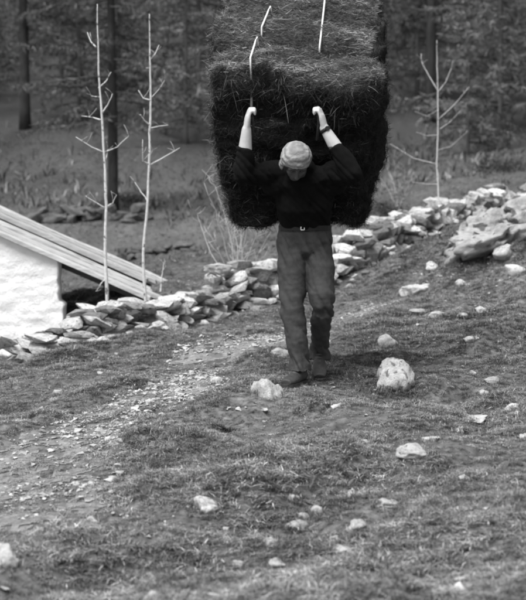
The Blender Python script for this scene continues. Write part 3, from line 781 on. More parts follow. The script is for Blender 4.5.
def bush_mesh(seed, n=2600):
    nr = np.random.default_rng(seed); c = nr.normal(0, 1, (26, 3)) * [.45, .45, .18] + [0, 0, .35]
    P = c[nr.integers(0, 26, n)] + nr.normal(0, .13, (n, 3)); P[:, 2] = np.abs(P[:, 2])
    d = nr.normal(0, 1, (n, 3)); d /= np.linalg.norm(d, axis=1)[:, None]; s = np.cross(d, nr.normal(0, 1, (n, 3))); s /= np.linalg.norm(s, axis=1)[:, None]
    l = nr.uniform(.05, .13, n)[:, None]; wd = nr.uniform(.008, .02, n)[:, None]
    V = np.stack([P - s * wd, P + s * wd, P + d * l], 1).reshape(-1, 3); F = np.arange(n * 3).reshape(-1, 3)
    me = mesh('foliage', V, F, False, np.repeat(nr.choice([.02, .035, .05, .08], n), 3)); me.materials.append(M['bush']); return me
BM = [bush_mesh(61), bush_mesh(62)]
for i, (u, v, y, s, lab) in enumerate([
    (128, 214, 31.5, .6, 'dark low bush at the foot of the larch between the saplings'), (385, 208, 21, .5, 'dark bush behind the rubble wall beside the hay bundle'),
    (505, 178, 27, .7, 'dark bush behind the wall at the right photo edge')]):
    p = PX(u, v, y); o = empty('bush', (p.x, y, H1(p.x, y))); o.scale = (s, s, s * .8); o.rotation_euler.z = i
    tag(o, lab, 'bush'); link('foliage', BM[i % 2], o)

# ------------------------------------------------------------------ the person
PO = Vector((PX(305, 383, 8.0).x, 8.0, 0.0)); PO.z = H1(PO.x - .03, PO.y - .06)
def loft(V, F, secs, seg=18, ref=(1, 0, 0), pw=2.0):
    """closed body of elliptical sections: (centre, half width, half depth)"""
    o = len(V); n = len(secs); C = [Vector(s[0]) for s in secs]; ref = Vector(ref)
    for i, s in enumerate(secs):
        t = (C[min(i + 1, n - 1)] - C[max(i - 1, 0)]).normalized(); a = (ref - t * ref.dot(t)).normalized(); b = t.cross(a)
        for k in range(seg):
            th = 2 * math.pi * k / seg; c, q = math.cos(th), math.sin(th)
            c = math.copysign(abs(c) ** (2 / pw), c); q = math.copysign(abs(q) ** (2 / pw), q)
            V.append(tuple(C[i] + a * c * s[1] + b * q * s[2]))
    for i in range(n - 1):
        for k in range(seg): F.append((o + i * seg + k, o + i * seg + (k + 1) % seg, o + (i + 1) * seg + (k + 1) % seg, o + (i + 1) * seg + k))
    F.append(tuple(o + k for k in range(seg - 1, -1, -1))); F.append(tuple(o + (n - 1) * seg + k for k in range(seg)))
def ball(V, F, c, r, rot=None, seg=14):
    c = Vector(c); r = (r, r, r) if isinstance(r, (int, float)) else r; m = rot.to_matrix() if rot else Matrix.Identity(3); o = len(V); nr_ = seg // 2
    V.append(tuple(c + m @ Vector((0, 0, r[2]))))
    for i in range(1, nr_):
        a = math.pi * i / nr_
        for k in range(seg): b = 2 * math.pi * k / seg; V.append(tuple(c + m @ Vector((r[0] * math.sin(a) * math.cos(b), r[1] * math.sin(a) * math.sin(b), r[2] * math.cos(a)))))
    V.append(tuple(c + m @ Vector((0, 0, -r[2])))); e = len(V) - 1
    for k in range(seg):
        F.append((o, o + 1 + k, o + 1 + (k + 1) % seg)); F.append((e, e - seg + (k + 1) % seg, e - seg + k))
    for i in range(nr_ - 2):
        for k in range(seg): F.append((o + 1 + i * seg + k, o + 1 + (i + 1) * seg + k, o + 1 + (i + 1) * seg + (k + 1) % seg, o + 1 + i * seg + (k + 1) % seg))
def chain(V, F, pts, rads, seg=12):
    pts = [Vector(p) for p in pts]
    for p, r in zip(pts, rads): ball(V, F, p, r, seg=12)
    for (p, q, r, s) in zip(pts[:-1], pts[1:], rads[:-1], rads[1:]): loft(V, F, [(p, r, r), (p.lerp(q, .5), (r + s) / 2, (r + s) / 2), (q, s, s)], seg)
def fuse(name, V, F, voxel, smooth=4, disp=None):
    """weld overlapping volumes into one continuous skin"""
    me = mesh(name, np.array(V), F); bm = bmesh.new(); bm.from_mesh(me)
    bm.to_mesh(me); bm.free()
    o = bpy.data.objects.new('tmp', me); COL.objects.link(o)
    rm = o.modifiers.new('r', 'REMESH'); rm.mode = 'VOXEL'; rm.voxel_size = voxel; rm.use_smooth_shade = True
    if smooth: sm = o.modifiers.new('s', 'SMOOTH'); sm.iterations = smooth; sm.factor = .5
    dg = bpy.context.evaluated_depsgraph_get(); dg.update(); out = bpy.data.meshes.new_from_object(o.evaluated_get(dg)); out.name = name
    bpy.data.objects.remove(o); bpy.data.meshes.remove(me)
    out.polygons.foreach_set('use_smooth', np.ones(len(out.polygons), bool))
    if disp:
        n = len(out.vertices); co = np.empty(n * 3, np.float32); out.vertices.foreach_get('co', co); nm = np.empty(n * 3, np.float32)
        out.vertex_normals.foreach_get('vector', nm); co = co.reshape(-1, 3); nm = nm.reshape(-1, 3)
        co = co + nm * disp(co.astype(float))[:, None]; out.vertices.foreach_set('co', co.astype(np.float32).ravel()); out.update()
    return out

# joints, metres from the person's ground point: x to the right of the photo, y away from the camera
J = dict(pel=(0, .10, .94), waist=(0, .07, 1.05), chest=(-.01, -.02, 1.22), neck=(-.035, -.13, 1.37), head=(-.068, -.25, 1.415),
         hipR=(-.088, .09, .90), kneR=(-.080, .0, .47), ankR=(-.038, -.02, .105), toeR=(-.128, -.20, .035),
         hipL=(.088, .11, .90), kneL=(.108, -.015, .52), ankL=(.104, .31, .175), toeL=(.100, .12, .04),
         shR=(-.185, -.07, 1.345), elR=(-.392, -.21, 1.335), wrR=(-.372, -.26, 1.61), shL=(.165, -.07, 1.345), elL=(.275, -.31, 1.335), wrL=(.105, -.30, 1.615))
J = {k: Vector(v) for k, v in J.items()}
HR = Euler((R(55), 0, R(6)))                       # the head bowed towards the ground (face looks along -y, turned down)
HM = HR.to_matrix()
def hd(x, y, z): return J['head'] + HM @ Vector((x, y, z))
V, F = [], []
loft(V, F, [(J['pel'] + Vector((0, 0, -.09)), .13, .09), (J['pel'], .15, .10), (J['waist'], .13, .09), (J['chest'], .155, .10), (J['neck'] + Vector((0, .04, -.06)), .12, .06), (J['neck'] + Vector((0, .03, 0)), .05, .05)])
for s in 'RL':
    loft(V, F, [(J['hip' + s] + Vector((0, 0, .02)), .07, .075), (J['hip' + s].lerp(J['kne' + s], .4), .072, .075), (J['kne' + s], .05, .055), (J['kne' + s].lerp(J['ank' + s], .35), .048, .055), (J['ank' + s], .033, .037)])
    ft = J['toe' + s] - J['ank' + s]; loft(V, F, [(J['ank' + s] + Vector((0, .02, -.02)), .030, .033), (J['ank' + s] + ft * .4 + Vector((0, 0, -.012)), .026, .018), (J['ank' + s] + ft * .75 + Vector((0, 0, -.008)), .024, .011)])
    chain(V, F, [J['sh' + s], J['sh' + s].lerp(J['el' + s], .5), J['el' + s]], [.058, .05, .042])
    fa = J['wr' + s] - J['el' + s]
    chain(V, F, [J['el' + s], J['el' + s] + fa * .3, J['el' + s] + fa * .65, J['wr' + s]], [.045, .050, .041, .0300])
loft(V, F, [(J['neck'] + Vector((0, .02, -.03)), .055, .055), (J['neck'].lerp(J['head'], .45), .054, .056), (hd(0, .03, -.05), .055, .065)])
# skull, jaw, brow, cheeks, nose, lips, ears
ball(V, F, hd(0, .012, .028), (.076, .093, .080)); ball(V, F, hd(0, -.022, -.035), (.060, .068, .075)); ball(V, F, hd(0, -.052, -.092), (.034, .030, .024))
for s in (-1, 1):
    ball(V, F, hd(.034 * s, -.062, -.022), (.026, .026, .022)); ball(V, F, hd(.030 * s, -.076, .022), (.030, .016, .010)); ball(V, F, hd(.076 * s, .02, -.005), (.010, .022, .032))
loft(V, F, [(hd(0, -.082, .012), .008, .010), (hd(0, -.097, -.012), .010, .012), (hd(0, -.106, -.030), .015, .015), (hd(0, -.092, -.040), .015, .010)])
ball(V, F, hd(0, -.083, -.060), (.024, .012, .007)); ball(V, F, hd(0, -.080, -.072), (.021, .012, .007))
# hands: palm, four curled fingers closed on the rope, thumb from the side of the palm
def hand(wr, up, fwd, side, roll):
    """up: from wrist to knuckles; fwd: the way the palm faces; side: towards the thumb"""
    up = up.normalized(); fwd = (fwd - up * fwd.dot(up)).normalized(); side = side - up * side.dot(up) - fwd * side.dot(fwd); side.normalize()
    k0 = wr + up * .085
    loft(V, F, [(wr - up * .01, .027, .021), (wr + up * .03, .034, .020), (wr + up * .065, .040, .018), (k0, .039, .014)], 14, side)
    for i, (o_, l) in enumerate(((.030, .95), (.010, 1.05), (-.010, 1.0), (-.029, .8))):
        b = k0 + side * o_ - up * (.004 * abs(i - 1)); p1 = b + up * .042 * l + fwd * .010 * l
        p2 = p1 + fwd * .028 * l + up * .004 * l; p3 = p2 - up * .022 * l + fwd * .006
        chain(V, F, [b - up * .012, b, p1, p2, p3], [.011, .0105, .0095, .0088, .0078])
    tb = wr + up * .022 + side * .026; t1 = tb + side * .020 + up * .026 + fwd * .012; t2 = t1 + up * .030 + fwd * .010 - side * .004; t3 = t2 + up * .022 + fwd * .008 - side * .010
    chain(V, F, [tb, t1, t2, t3], [.0165, .0135, .0112, .0092])
    return k0 + fwd * .022 + up * .016
gripR = hand(J['wrR'], Vector((.10, -.05, 1)), Vector((1, .25, 0)), Vector((.25, 1, 0)), 0)
gripL = hand(J['wrL'], Vector((-.22, -.02, 1)), Vector((-1, .35, 0)), Vector((.3, 1, 0)), 0)
pm_ = fuse('person', V, F, .0055, 2)
_tv = np.array([1.0 if abs(v.co.x) > .2 or v.co.z > 1.5 and (v.co - J['head']).length > .16 else .15 for v in pm_.vertices], np.float32)   # shade on the bowed face painted into the skin tone; forearms pale
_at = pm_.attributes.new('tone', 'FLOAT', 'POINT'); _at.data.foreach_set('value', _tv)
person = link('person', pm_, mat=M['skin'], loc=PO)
tag(person, 'person in dark sweater and trousers walking downhill, arms raised to hold the hay bundle', 'person')
for s in (-1, 1):
    V, F = [], []; ball(V, F, hd(.030 * s, -.080, .004), (.011, .008, .007)); link('eye', mesh('eye', np.array(V), F, True), person, M['eye'])

# trousers
def folds_t(p):
    a = np.abs(vnoise(p * [6, 6, 17] + np.stack([p[:, 2] * 0, p[:, 2] * 0, p[:, 0] * 30], -1), 3)); b = fbm(p * [7, 7, 13], 3, 5)
    knee = .7 * np.exp(-((p[:, 2] - .47) / .10) ** 2) + np.exp(-((p[:, 2] - .86) / .07) ** 2) + .9 * np.exp(-((p[:, 2] - .14) / .08) ** 2)
    leg = np.clip((1.02 - p[:, 2]) / .1, 0, 1)
    return leg * ((-.020 * (1 - a) ** 3) * (.35 + knee) + .010 * b + .003 * fbm(p * [30, 30, 60], 2, 6) + .004)
V, F = [], []
loft(V, F, [(Vector((0, .082, 1.035)), .163, .118), (Vector((0, .09, .985)), .172, .125), (Vector((0, .10, .92)), .186, .132), (Vector((0, .105, .85)), .182, .128), (Vector((0, .10, .80)), .12, .09)], 24, pw=2.3)
hr, kr, ar = J['hipR'], J['kneR'], J['ankR']
loft(V, F, [(hr + Vector((0, 0, .02)), .090, .108), (hr.lerp(kr, .3), .097, .108), (hr.lerp(kr, .65), .089, .098), (kr, .080, .090), (kr.lerp(ar, .3), .072, .086), (kr.lerp(ar, .7), .069, .083), (ar + Vector((0, .005, .02)), .077, .092), (ar + Vector((0, .005, -.02)), .078, .094)], 20)
hl, kl, al = J['hipL'], J['kneL'], J['ankL']
loft(V, F, [(hl + Vector((0, 0, .02)), .090, .108), (hl.lerp(kl, .3), .098, .108), (hl.lerp(kl, .7), .090, .097), (kl + Vector((0, .0, .05)), .085, .090), (kl + Vector((0, .005, -.02)), .081, .084)], 20)
loft(V, F, [(kl + Vector((0, .0, .04)), .083, .086), (kl + Vector((0, .02, -.05)), .077, .084), (kl.lerp(al, .4), .067, .079), (kl.lerp(al, .75), .062, .074), (al + Vector((0, -.02, .02)), .068, .080), (al + Vector((0, -.015, -.03)), .071, .084), (al + Vector((0, -.015, -.05)), .073, .088)], 20)
ball(V, F, kl + Vector((0, -.01, 0)), (.080, .078, .085))
link('trousers', fuse('trousers', V, F, .0075, 4, folds_t), person, M['trousers'])
# sweater with sleeves pushed up the forearms
def folds_s(p):
    a = np.abs(vnoise(p * [10, 8, 14] + np.stack([p[:, 2] * 12, p[:, 0] * 0, p[:, 0] * 16], -1), 13)); return -.013 * (1 - a) ** 3 + .009 * fbm(p * 9, 3, 15) + .003
V, F = [], []
loft(V, F, [(Vector((0, .082, .995)), .168, .124), (Vector((0, .075, 1.05)), .174, .128), (J['chest'] + Vector((0, .01, -.06)), .185, .132), (J['chest'] + Vector((0, -.01, .04)), .200, .130), (J['neck'] + Vector((.01, .03, -.045)), .190, .105), (J['neck'] + Vector((0, .025, .0)), .105, .085), (J['neck'] + Vector((-.01, -.02, .045)), .080, .085)], 24, pw=2.2)
for s in 'RL':
    sh, el, wr = J['sh' + s], J['el' + s], J['wr' + s]; fa = wr - el; end = .60 if s == 'R' else .62
    chain(V, F, [sh, sh.lerp(el, .5), el], [.088, .075, .068]); chain(V, F, [el, el + fa * .25, el + fa * .45], [.068, .066, .060])
    loft(V, F, [(el + fa * .4, .060, .060), (el + fa * (end - .08), .056, .056), (el + fa * end, .056, .056)], 16)
    ball(V, F, sh + Vector((0, .01, -.05)), (.11, .10, .10))
link('sweater', fuse('sweater', V, F, .0075, 4, folds_s), person, M['sweater'])
# belt and buckle
V, F = [], []
loft(V, F, [(Vector((0, .082, .985)), .171, .126), (Vector((0, .082, 1.018)), .171, .126)], 32, pw=2.3)
belt = link('belt', mesh('belt', np.array(V), F, False), person, M['leather'])
V, F = [], []
for (a, b) in (((-.022, .990), (.0, .990)), ((-.022, 1.010), (.0, 1.010)), ((-.022, .990), (-.022, 1.010)), ((0, .990), (0, 1.010))):
    tube(V, F, [Vector((a[0] - .008, -.052, a[1])), Vector((b[0] - .008, -.052, b[1]))], [.003, .003], 6)
link('buckle', mesh('buckle', np.array(V), F, True), belt, M['metal'])
# headscarf wrapped over the brow and knotted behind
V, F = [], []
ball(V, F, hd(0, .010, .036), (.098, .102, .086), HR, 20); ball(V, F, hd(-.085, .0, -.02), (.014, .04, .045), HR); ball(V, F, hd(0, .115, -.01), (.028, .026, .024), HR); ball(V, F, hd(.02, .125, -.05), (.016, .012, .045), HR); ball(V, F, hd(-.02, .125, -.05), (.016, .012, .045), HR)
ball(V, F, hd(0, .05, -.01), (.083, .068, .08), HR, 18)
sm_ = fuse('headscarf', V, F, .005, 2, lambda p:   .0008 * np.sin(((np.array([(HM.transposed() @ (Vector(q) - J['head'])).z for q in p])) + .12 * p[:, 0]) * 210 + 9 * fbm(p * 9, 2, 8)) + .008 * fbm(p * [13, 13, 30], 3, 4) + .003 * fbm(p * 60, 2, 5))
bm = bmesh.new(); bm.from_mesh(sm_)
pn = HM @ Vector((0, -.40, 1)).normalized(); cut = hd(0, -.07, .028)
kill = [v for v in bm.verts if (v.co - cut).dot(HM @ Vector((0, -.55, -1)).normalized()) > .0 and (HM.transposed() @ (v.co - J['head'])).y < .035 and (HM.transposed() @ (v.co - J['head'])).x > -.078]
bmesh.ops.delete(bm, geom=kill, context='VERTS'); bm.to_mesh(sm_); bm.free()
for v in sm_.vertices: v.co = HM.transposed() @ (v.co - J['head'])
link('headscarf', sm_, person, M['scarf'], J['head'], HR)
# watch on the wrist at the right of the photo
fa = (J['wrL'] - J['elL']).normalized(); wc = J['wrL'] - fa * .012
V, F = [], []; loft(V, F, [(wc - fa * .011, .0345, .0345), (wc + fa * .011, .0335, .0335)], 20)
wt = link('watch_strap', mesh('watch_strap', np.array(V), F, True), person, M['leather'])
V, F = [], []; fw = Vector((.45, -1, 0)); fw = (fw - fa * fw.dot(fa)).normalized(); loft(V, F, [(wc + fw * .029, .015, .015), (wc + fw * .037, .0145, .0145)], 18)
link('watch_case', mesh('watch_case', np.array(V), F, False), wt, M['leather'])
# shoes
for s, pitch_ in (('R', 0), ('L', 24)):
    a, t = J['ank' + s], J['toe' + s]; d = Vector((t.x - a.x, t.y - a.y, 0)); d.normalize(); ang = math.atan2(d.y, d.x) - math.pi / 2
    tilt = Matrix.Rotation(ang, 3, 'Z') @ Matrix.Rotation(-R(pitch_), 3, 'X')
    base = Vector((a.x, a.y, 0)) - Vector((0, 0, 0)); gl = H1(PO.x + t.x, PO.y + t.y) - PO.z
    def q(x, y, z): return tilt @ Vector((x, y - .19, z)) + Vector((a.x, a.y, 0)) + d * .19 + Vector((0, 0, gl + (.01 if s == 'R' else .004)))
    V, F = [], []
    loft(V, F, [(q(0, -.075, .055), .030, .030), (q(0, -.045, .058), .037, .040), (q(0, .03, .058), .040, .042), (q(.0, .10, .046), .047, .033), (q(.0, .16, .040), .047, .027), (q(0, .20, .036), .034, .021)], 18)
    loft(V, F, [(q(0, -.03, .04), .038, .045), (q(0, -.03, .105), .040, .05), (q(0, -.03, .145), .042, .052)], 18)
    loft(V, F, [(q(0, .0, .09), .032, .03), (q(0, .07, .072), .032, .022), (q(0, .11, .06), .03, .02)], 14)
    sh = link('shoe', fuse('shoe', V, F, .005, 4, lambda p: .0025 * fbm(p * 40, 3, 2)), person, M['shoe'])
    V, F = [], []
    out = [(.0, -.085), (.026, -.075), (.037, -.04), (.035, .02), (.046, .09), (.050, .14), (.042, .185), (.02, .213), (0, .218)]; out = out + [(-x_, y_) for x_, y_ in out[-2:0:-1]]
    n = len(out); V = [tuple(q(x_, y_, .002)) for x_, y_ in out] + [tuple(q(x_, y_, .026)) for x_, y_ in out]
    F = [tuple(range(n)), tuple(range(2 * n - 1, n - 1, -1))] + [(i, i + n, (i + 1) % n + n, (i + 1) % n) for i in range(n)]
    link('sole', mesh('sole', np.array(V), F), sh, M['sole'])
    V, F = [], []
    for k in range(4):
        yy = .035 + .022 * k; zz = .116 - .013 * k
        tube(V, F, [q(-.022, yy, zz - .008), q(0, yy + .008, zz), q(.022, yy, zz - .008)], [.003] * 3, 5)
    link('lace', mesh('lace', np.array(V), F, True), sh, M['lace'])

# ------------------------------------------------------------------ the hay bundle on the person's back
hay = empty('hay_bundle', PO + Vector((0, .35, 1.0))); tag(hay, 'huge block of dark hay tied with pale cord, carried on the person\'s back', 'hay bundle')
# corners [s across][t height][r depth] in the person's frame
CN = np.array([[[(-.50, .24, 1.00), (-.44, .98, 1.30)], [(-.635, -.16, 1.90), (-.56, .66, 2.66)]],
               [[(.40, .20, .99), (.56, .95, 1.20)], [(.435, -.22, 1.88), (.56, .62, 2.66)]]], float)
def hay_surf(face, a, b):
    """points on one face of the block; a, b in 0..1"""
    if face == 'top': s, t, r = a, np.ones_like(a), b
    elif face == 'front': s, t, r = a, b, np.zeros_like(a)
    elif face == 'left': s, t, r = np.zeros_like(a), b, a
    elif face == 'right': s, t, r = np.ones_like(a), b, a
    elif face == 'bottom': s, t, r = a, np.zeros_like(a), b
    else: s, t, r = a, b, np.ones_like(a)
    # round the corners: pull the cube toward a superellipsoid
    c = np.stack([s, t, r], -1) * 2 - 1
    c = c * (np.abs(c).max(-1) / ((np.abs(c) ** 10).sum(-1)) ** (1 / 10))[:, None]
    s, t, r = ((c + 1) / 2).T
    p = 0
    for i in (0, 1):
        for j in (0, 1):
            for k in (0, 1):
                p = p + CN[i, j, k] * ((s if i else 1 - s) * (t if j else 1 - t) * (r if k else 1 - r))[:, None]
    sag = np.clip((t - .55) / .4, 0, 1) * np.clip((.45 - r) / .35, 0, 1)     # the brow sags here and there
    p = p + np.array([0, -.03, -1.0])[None] * (sag * (.10 * vnoise(np.stack([s * 4.3 + 1.7, s * 0, s * 0], -1), 61) + .04 * vnoise(np.stack([s * 11, s * 0, s * 0], -1), 62)))[:, None]
    return p, s, t, r
def hay_disp(p, s, t, r, nrm):
    d = .14 * fbm(p * [2.4, 2.4, 3.2], 3, 51) + .07 * fbm(p * [4, 7, 12], 3, 52) + .035 * fbm(p * [9, 20, 26], 2, 53)
    # the cord pulls a trough across the top; loose hay sags over the brow
    g = np.exp(-((r - (.36 + .05 * np.sin(s * 5) + .05 * (s - .5))) / .055) ** 2) * np.clip((t - .8) / .15, 0, 1) * (.45 + .55 * np.clip((s - .15) / .2, 0, 1))
    d = d - .17 * g * (.7 + .6 * vnoise(p * [7, 3, 3], 66)) - .06 * np.clip((s - .55) / .2, 0, 1) * np.exp(-((r - .33) / .09) ** 2) * np.clip((t - .8) / .15, 0, 1)
    g2 = np.exp(-((r - .78) / .04) ** 2) * np.clip((t - .8) / .15, 0, 1) * np.clip((.5 - s) / .15, 0, 1); d = d - .10 * g2
    brow = np.exp(-((t - .97) / .10) ** 2) * np.clip((.25 - r) / .2, 0, 1)
    return d + .05 * brow
def hay_mesh():
    V, F, off = [], [], 0
    for face, na, nb in (('top', 56, 56), ('front', 56, 50), ('left', 50, 50), ('right', 50, 50), ('bottom', 40, 40), ('back', 30, 30)):
        A, B = np.meshgrid(np.linspace(0, 1, na), np.linspace(0, 1, nb), indexing='ij')
        p, s, t, r = hay_surf(face, A.ravel(), B.ravel()); V.append((p, s, t, r))
        i = np.arange(na * nb).reshape(na, nb) + off; off += na * nb
        q = np.stack([i[:-1, :-1], i[1:, :-1], i[1:, 1:], i[:-1, 1:]], -1).reshape(-1, 4)
        F += [tuple(f) if face in ('top', 'front', 'right') else tuple(f[::-1]) for f in q]
    P = np.concatenate([v[0] for v in V]); S, T, Rr = [np.concatenate([v[k] for v in V]) for k in (1, 2, 3)]
    nr = P - CN.reshape(-1, 3).mean(0); nr /= np.linalg.norm(nr, axis=1)[:, None]
    P = P + nr * hay_disp(P, S, T, Rr, nr)[:, None]
    tn_ = .018 + .062 * np.clip((T - .86) / .10, 0, 1)          # light from above painted into the hay tone: pale top, dark sides
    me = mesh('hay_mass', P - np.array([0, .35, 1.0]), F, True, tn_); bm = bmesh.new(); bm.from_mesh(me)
    bmesh.ops.remove_doubles(bm, verts=bm.verts, dist=.004); bmesh.ops.recalc_face_normals(bm, faces=bm.faces); bm.to_mesh(me); bm.free(); return me
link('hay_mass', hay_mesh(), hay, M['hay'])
CEN = CN.reshape(-1, 3).mean(0)
def hay_pts(face, n, a=None, b=None):
    a = rng.uniform(0, 1, n) if a is None else a; b = rng.uniform(0, 1, n) if b is None else b
    p, s, t, r = hay_surf(face, a, b); nr = p - CEN; nr /= np.linalg.norm(nr, axis=1)[:, None]
    return p + nr * hay_disp(p, s, t, r, nr)[:, None], s, t, r
FN = {'top': (-.05, -.68, .73), 'front': (-.12, -.95, -.28), 'left': (-1, -.05, -.1), 'right': (1, -.15, -.1), 'bottom': (0, -.3, -1)}
SV, SF, ST = [], [], []; so_ = 0
def strands(face, n, L, W, main, spread, tone_mu, lift, tone_sd=.6, sag=.0):
    global so_
    p, s, t, r = hay_pts(face, n); nrm = np.array(FN[face]); nrm = nrm / np.linalg.norm(nrm)
    d = np.array(main)[None] * rng.choice([-1, 1], n)[:, None] + rng.normal(0, 1, (n, 3)) * spread
    d = d - (d @ nrm)[:, None] * nrm * .8 + nrm * rng.normal(lift, lift, n)[:, None]; d /= np.linalg.norm(d, axis=1)[:, None]
    l = rng.uniform(*L, n); wd = rng.uniform(*W, n); sd = np.cross(d, rng.normal(0, 1, (n, 3))); sd /= np.linalg.norm(sd, axis=1)[:, None]; sd *= (wd / 2)[:, None]
    bend = rng.normal(0, .16, (n, 3)); bend[:, 2] -= sag; p = p + nrm * rng.uniform(-.012, .018, n)[:, None]
    q = [p + d * (l * k)[:, None] + bend * (l * 4 * k * k)[:, None] * .5 for k in (-.5, -.17, .17, .5)]
    V = np.stack([q[0] - sd * .6, q[0] + sd * .6, q[1] - sd, q[1] + sd, q[2] - sd, q[2] + sd, q[3] - sd * .3, q[3] + sd * .3], 1).reshape(-1, 3)
    b = np.arange(n)[:, None] * 8 + so_
    SF.append(np.concatenate([b + np.array(x_) for x_ in ((0, 1, 3, 2), (2, 3, 5, 4), (4, 5, 7, 6))], 0)); so_ += n * 8
    gz = np.exp(-((r - (.36 + .05 * np.sin(s * 5) + .05 * (s - .5))) / .06) ** 2) * np.clip((t - .8) / .15, 0, 1) * np.clip((s - .25) / .2, 0.2, 1)
    V = V.reshape(n, -1, 3); hid = rng.uniform(0, 1, n) < .75 * gz; V[hid] = V[hid] * .02 + CEN * .98; V = V.reshape(-1, 3)
    SV.append(V); tn = np.exp(rng.normal(math.log(tone_mu), tone_sd, n) + 1.9 * fbm(p * [3, 6, 9], 3, 57)); ST.append(np.repeat(np.clip(tn, .006, .5), 8))
strands('top', 44000, (.012, .055), (.0012, .0030), (1, -.08, -.05), .55, .125, .14)  # tones per face carry painted light: pale top and left, dark front, right, underside
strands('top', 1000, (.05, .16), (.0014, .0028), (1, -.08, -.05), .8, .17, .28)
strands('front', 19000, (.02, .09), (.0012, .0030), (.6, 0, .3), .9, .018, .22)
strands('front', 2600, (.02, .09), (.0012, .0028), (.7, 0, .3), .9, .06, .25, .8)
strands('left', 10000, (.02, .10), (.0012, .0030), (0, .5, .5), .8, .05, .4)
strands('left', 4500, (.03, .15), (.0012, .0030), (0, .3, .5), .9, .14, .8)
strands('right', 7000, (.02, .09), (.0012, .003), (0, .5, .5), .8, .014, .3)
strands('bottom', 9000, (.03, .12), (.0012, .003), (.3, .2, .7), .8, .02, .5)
# fringe hanging over the brow
CLUMPS = rng.uniform(.03, .97, 13)
def fringe(n, tone_mu, L):
    global so_
    p, s, t, r = hay_pts('front', n, np.clip(np.where(rng.uniform(0, 1, n) < .65, rng.choice(CLUMPS, n) + rng.normal(0, .018, n), rng.uniform(0, 1, n)), .02, .98), rng.uniform(.80, 1.0, n)); p = p + np.array([0, -.015, .01])
    d = np.stack([rng.normal(0, 1.0, n), rng.normal(-.3, .35, n), rng.normal(-.15, .6, n)], -1); d /= np.linalg.norm(d, axis=1)[:, None]
    l = rng.uniform(*L, n); sd = np.cross(d, rng.normal(0, 1, (n, 3))); sd /= np.linalg.norm(sd, axis=1)[:, None]; sd *= .0012
    q = []
    for k in (0, .33, .67, 1.0): q.append(p + d * (l * k)[:, None] + np.array([0, .1, -.35]) * (l * k * k)[:, None])
    V = np.stack([q[0] - sd, q[0] + sd, q[1] - sd, q[1] + sd, q[2] - sd, q[2] + sd, q[3] - sd * .3, q[3] + sd * .3], 1).reshape(-1, 3)
    b = np.arange(n)[:, None] * 8 + so_
    SF.append(np.concatenate([b + np.array(x_) for x_ in ((0, 1, 3, 2), (2, 3, 5, 4), (4, 5, 7, 6))], 0)); so_ += n * 8
    SV.append(V); ST.append(np.repeat(np.clip(np.exp(rng.normal(math.log(tone_mu), .7, n)), .01, .5), 8))
fringe(1300, .028, (.015, .07)); fringe(80, .10, (.04, .15))
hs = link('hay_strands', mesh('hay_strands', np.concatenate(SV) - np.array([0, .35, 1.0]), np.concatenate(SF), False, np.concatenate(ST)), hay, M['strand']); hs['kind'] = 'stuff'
# cords over the top, vanishing into the trough and running down to the hands
def on_top(s, r, up=.012):
    p, a, b, c = hay_surf('top', np.array([s]), np.array([r])); nr = p - CEN; nr /= np.linalg.norm(nr, axis=1)[:, None]
    p = p + nr * hay_disp(p, a, b, c, nr)[:, None]; return Vector(p[0]) + Vector(FN['top']).normalized() * up
def hand_rope(br, grip, rad=.009):
    e = Vector(grip); O = Vector((0, .35, 1.0))
    pts = [br + Vector((0, .06, -.02)), br.lerp(e, .4) + Vector((0, .08, 0)), br.lerp(e, .75) + Vector((0, .04, 0)), e, e + Vector((.01, .03, -.06)), e + Vector((.0, .09, -.16))]
    link('hand_rope', tmesh('hand_rope', [([p - O for p in pts], [rad] * len(pts))], 7), hay, M['darkrope'])
_gs, _gr = [q.ravel() for q in np.meshgrid(np.linspace(.1, .9, 90), np.linspace(0.0, 1, 90))]
_gp, _ga, _gb, _gc = hay_surf('top', _gs, _gr); _gn = _gp - CEN; _gn /= np.linalg.norm(_gn, axis=1)[:, None]
_gp = _gp + _gn * hay_disp(_gp, _ga, _gb, _gc, _gn)[:, None] + np.array(PO[:])
_dz = _gp[:, 2] - CAMZ; _f = _gp[:, 1] * math.cos(PITCH) - _dz * math.sin(PITCH); _up = _gp[:, 1] * math.sin(PITCH) + _dz * math.cos(PITCH)
_pu, _pv = 263 + FPX * _gp[:, 0] / _f, 300 - FPX * _up / _f
def top_at(u, v):
    """the spot on the bundle's top that the photograph shows at (u, v)"""
    k = int(np.argmin((_pu - u) ** 2 + (_pv - v) ** 2 + 40 * np.abs(_gr - .5))); return Vector(_gp[k]) - PO
TN = Vector(FN['top']).normalized()
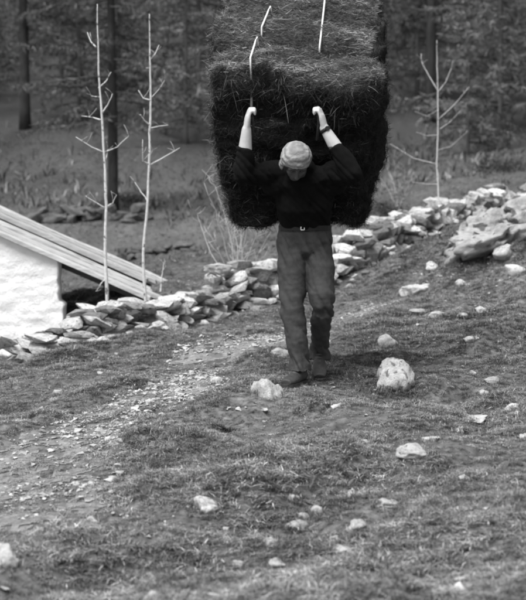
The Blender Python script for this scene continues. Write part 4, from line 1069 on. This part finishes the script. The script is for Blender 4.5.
def cord(runs, rad=.0062):
    """one cord over the top, taut in the runs and sunk into the hay between them"""
    pts = []
    for (u0, v0), (u1, v1) in runs:
        q = [top_at(u0 + (u1 - u0) * k / 6, v0 + (v1 - v0) * k / 6) for k in range(7)]; a, b = q[0], q[-1]
        up_ = max([0.0] + [(p - a.lerp(b, k / 6)).dot(TN) for k, p in enumerate(q)]) + .026      # taut: it touches the highest hay
        q = [a.lerp(b, k / 6) + TN * up_ for k in range(7)]; d = (b - a) * .10
        pts += [a - d - TN * .06] + q + [b + d - TN * .06]
    O = Vector((0, .35, 1.0))
    link('cord', tmesh('cord', [([p - O for p in pts], [rad] * len(pts))], 7), hay, M['rope'])
    return pts[-1]
e1 = cord([((271, 13), (262, 32)), ((258, 48), (253, 72))]); e2 = cord([((327, 1), (321, 60))])
hand_rope(e1, gripR); hand_rope(e2, gripL)
# dark tufts in the turf, some put in for shaded hollows
def tuft(u, v, wp, label, seed):
    p = HIT(u, v); wd = wp * p.y / FPX; n = 650; nr = np.random.default_rng(seed)
    X = nr.normal(0, wd * .28, n); Y = nr.normal(0, wd * .14, n); Z = H(X + p.x, Y + p.y) - p.z - .01
    me = blades('tuft', np.stack([X, Y, Z], -1), nr.uniform(.03, .085, n), nr.uniform(.003, .006, n), nr.uniform(.3, 1.4, n), nr.choice([.06, .10, .15, .25], n), .6)
    tag(link('dark_tuft', me, mat=M['grass'], loc=p), label, 'tuft', kind='stuff')
tuft(182, 436, 52, 'dark tuft standing in for the shade under the turf ledge below the path', 1)
tuft(331, 466, 22, 'small dark tuft standing in for a shaded hollow in the middle of the slope above the pale stones', 2)
tuft(366, 350, 40, 'dark tuft of heather right of the person\'s rear foot', 3)
tuft(398, 326, 38, 'dark tuft by the grey stone behind the boulder', 4)
tuft(398, 396, 60, 'dark grass tuft at the foot of the round boulder', 5)
tuft(225, 432, 26, 'dark tuft at the right of the turf ledge tuft', 6)
for _c in CP[:32]:
    _e = (H1(_c[0], _c[1]) - _c[2]) / _c[1] * FPX
    if abs(_e) > 5: print('terrain off', np.round(_c, 2), 'by px', round(_e, 1))
print('#TRIS', sum(len(m.loop_triangles) or (m.calc_loop_triangles() or len(m.loop_triangles)) for m in bpy.data.meshes))
print('objects', len(bpy.data.objects))
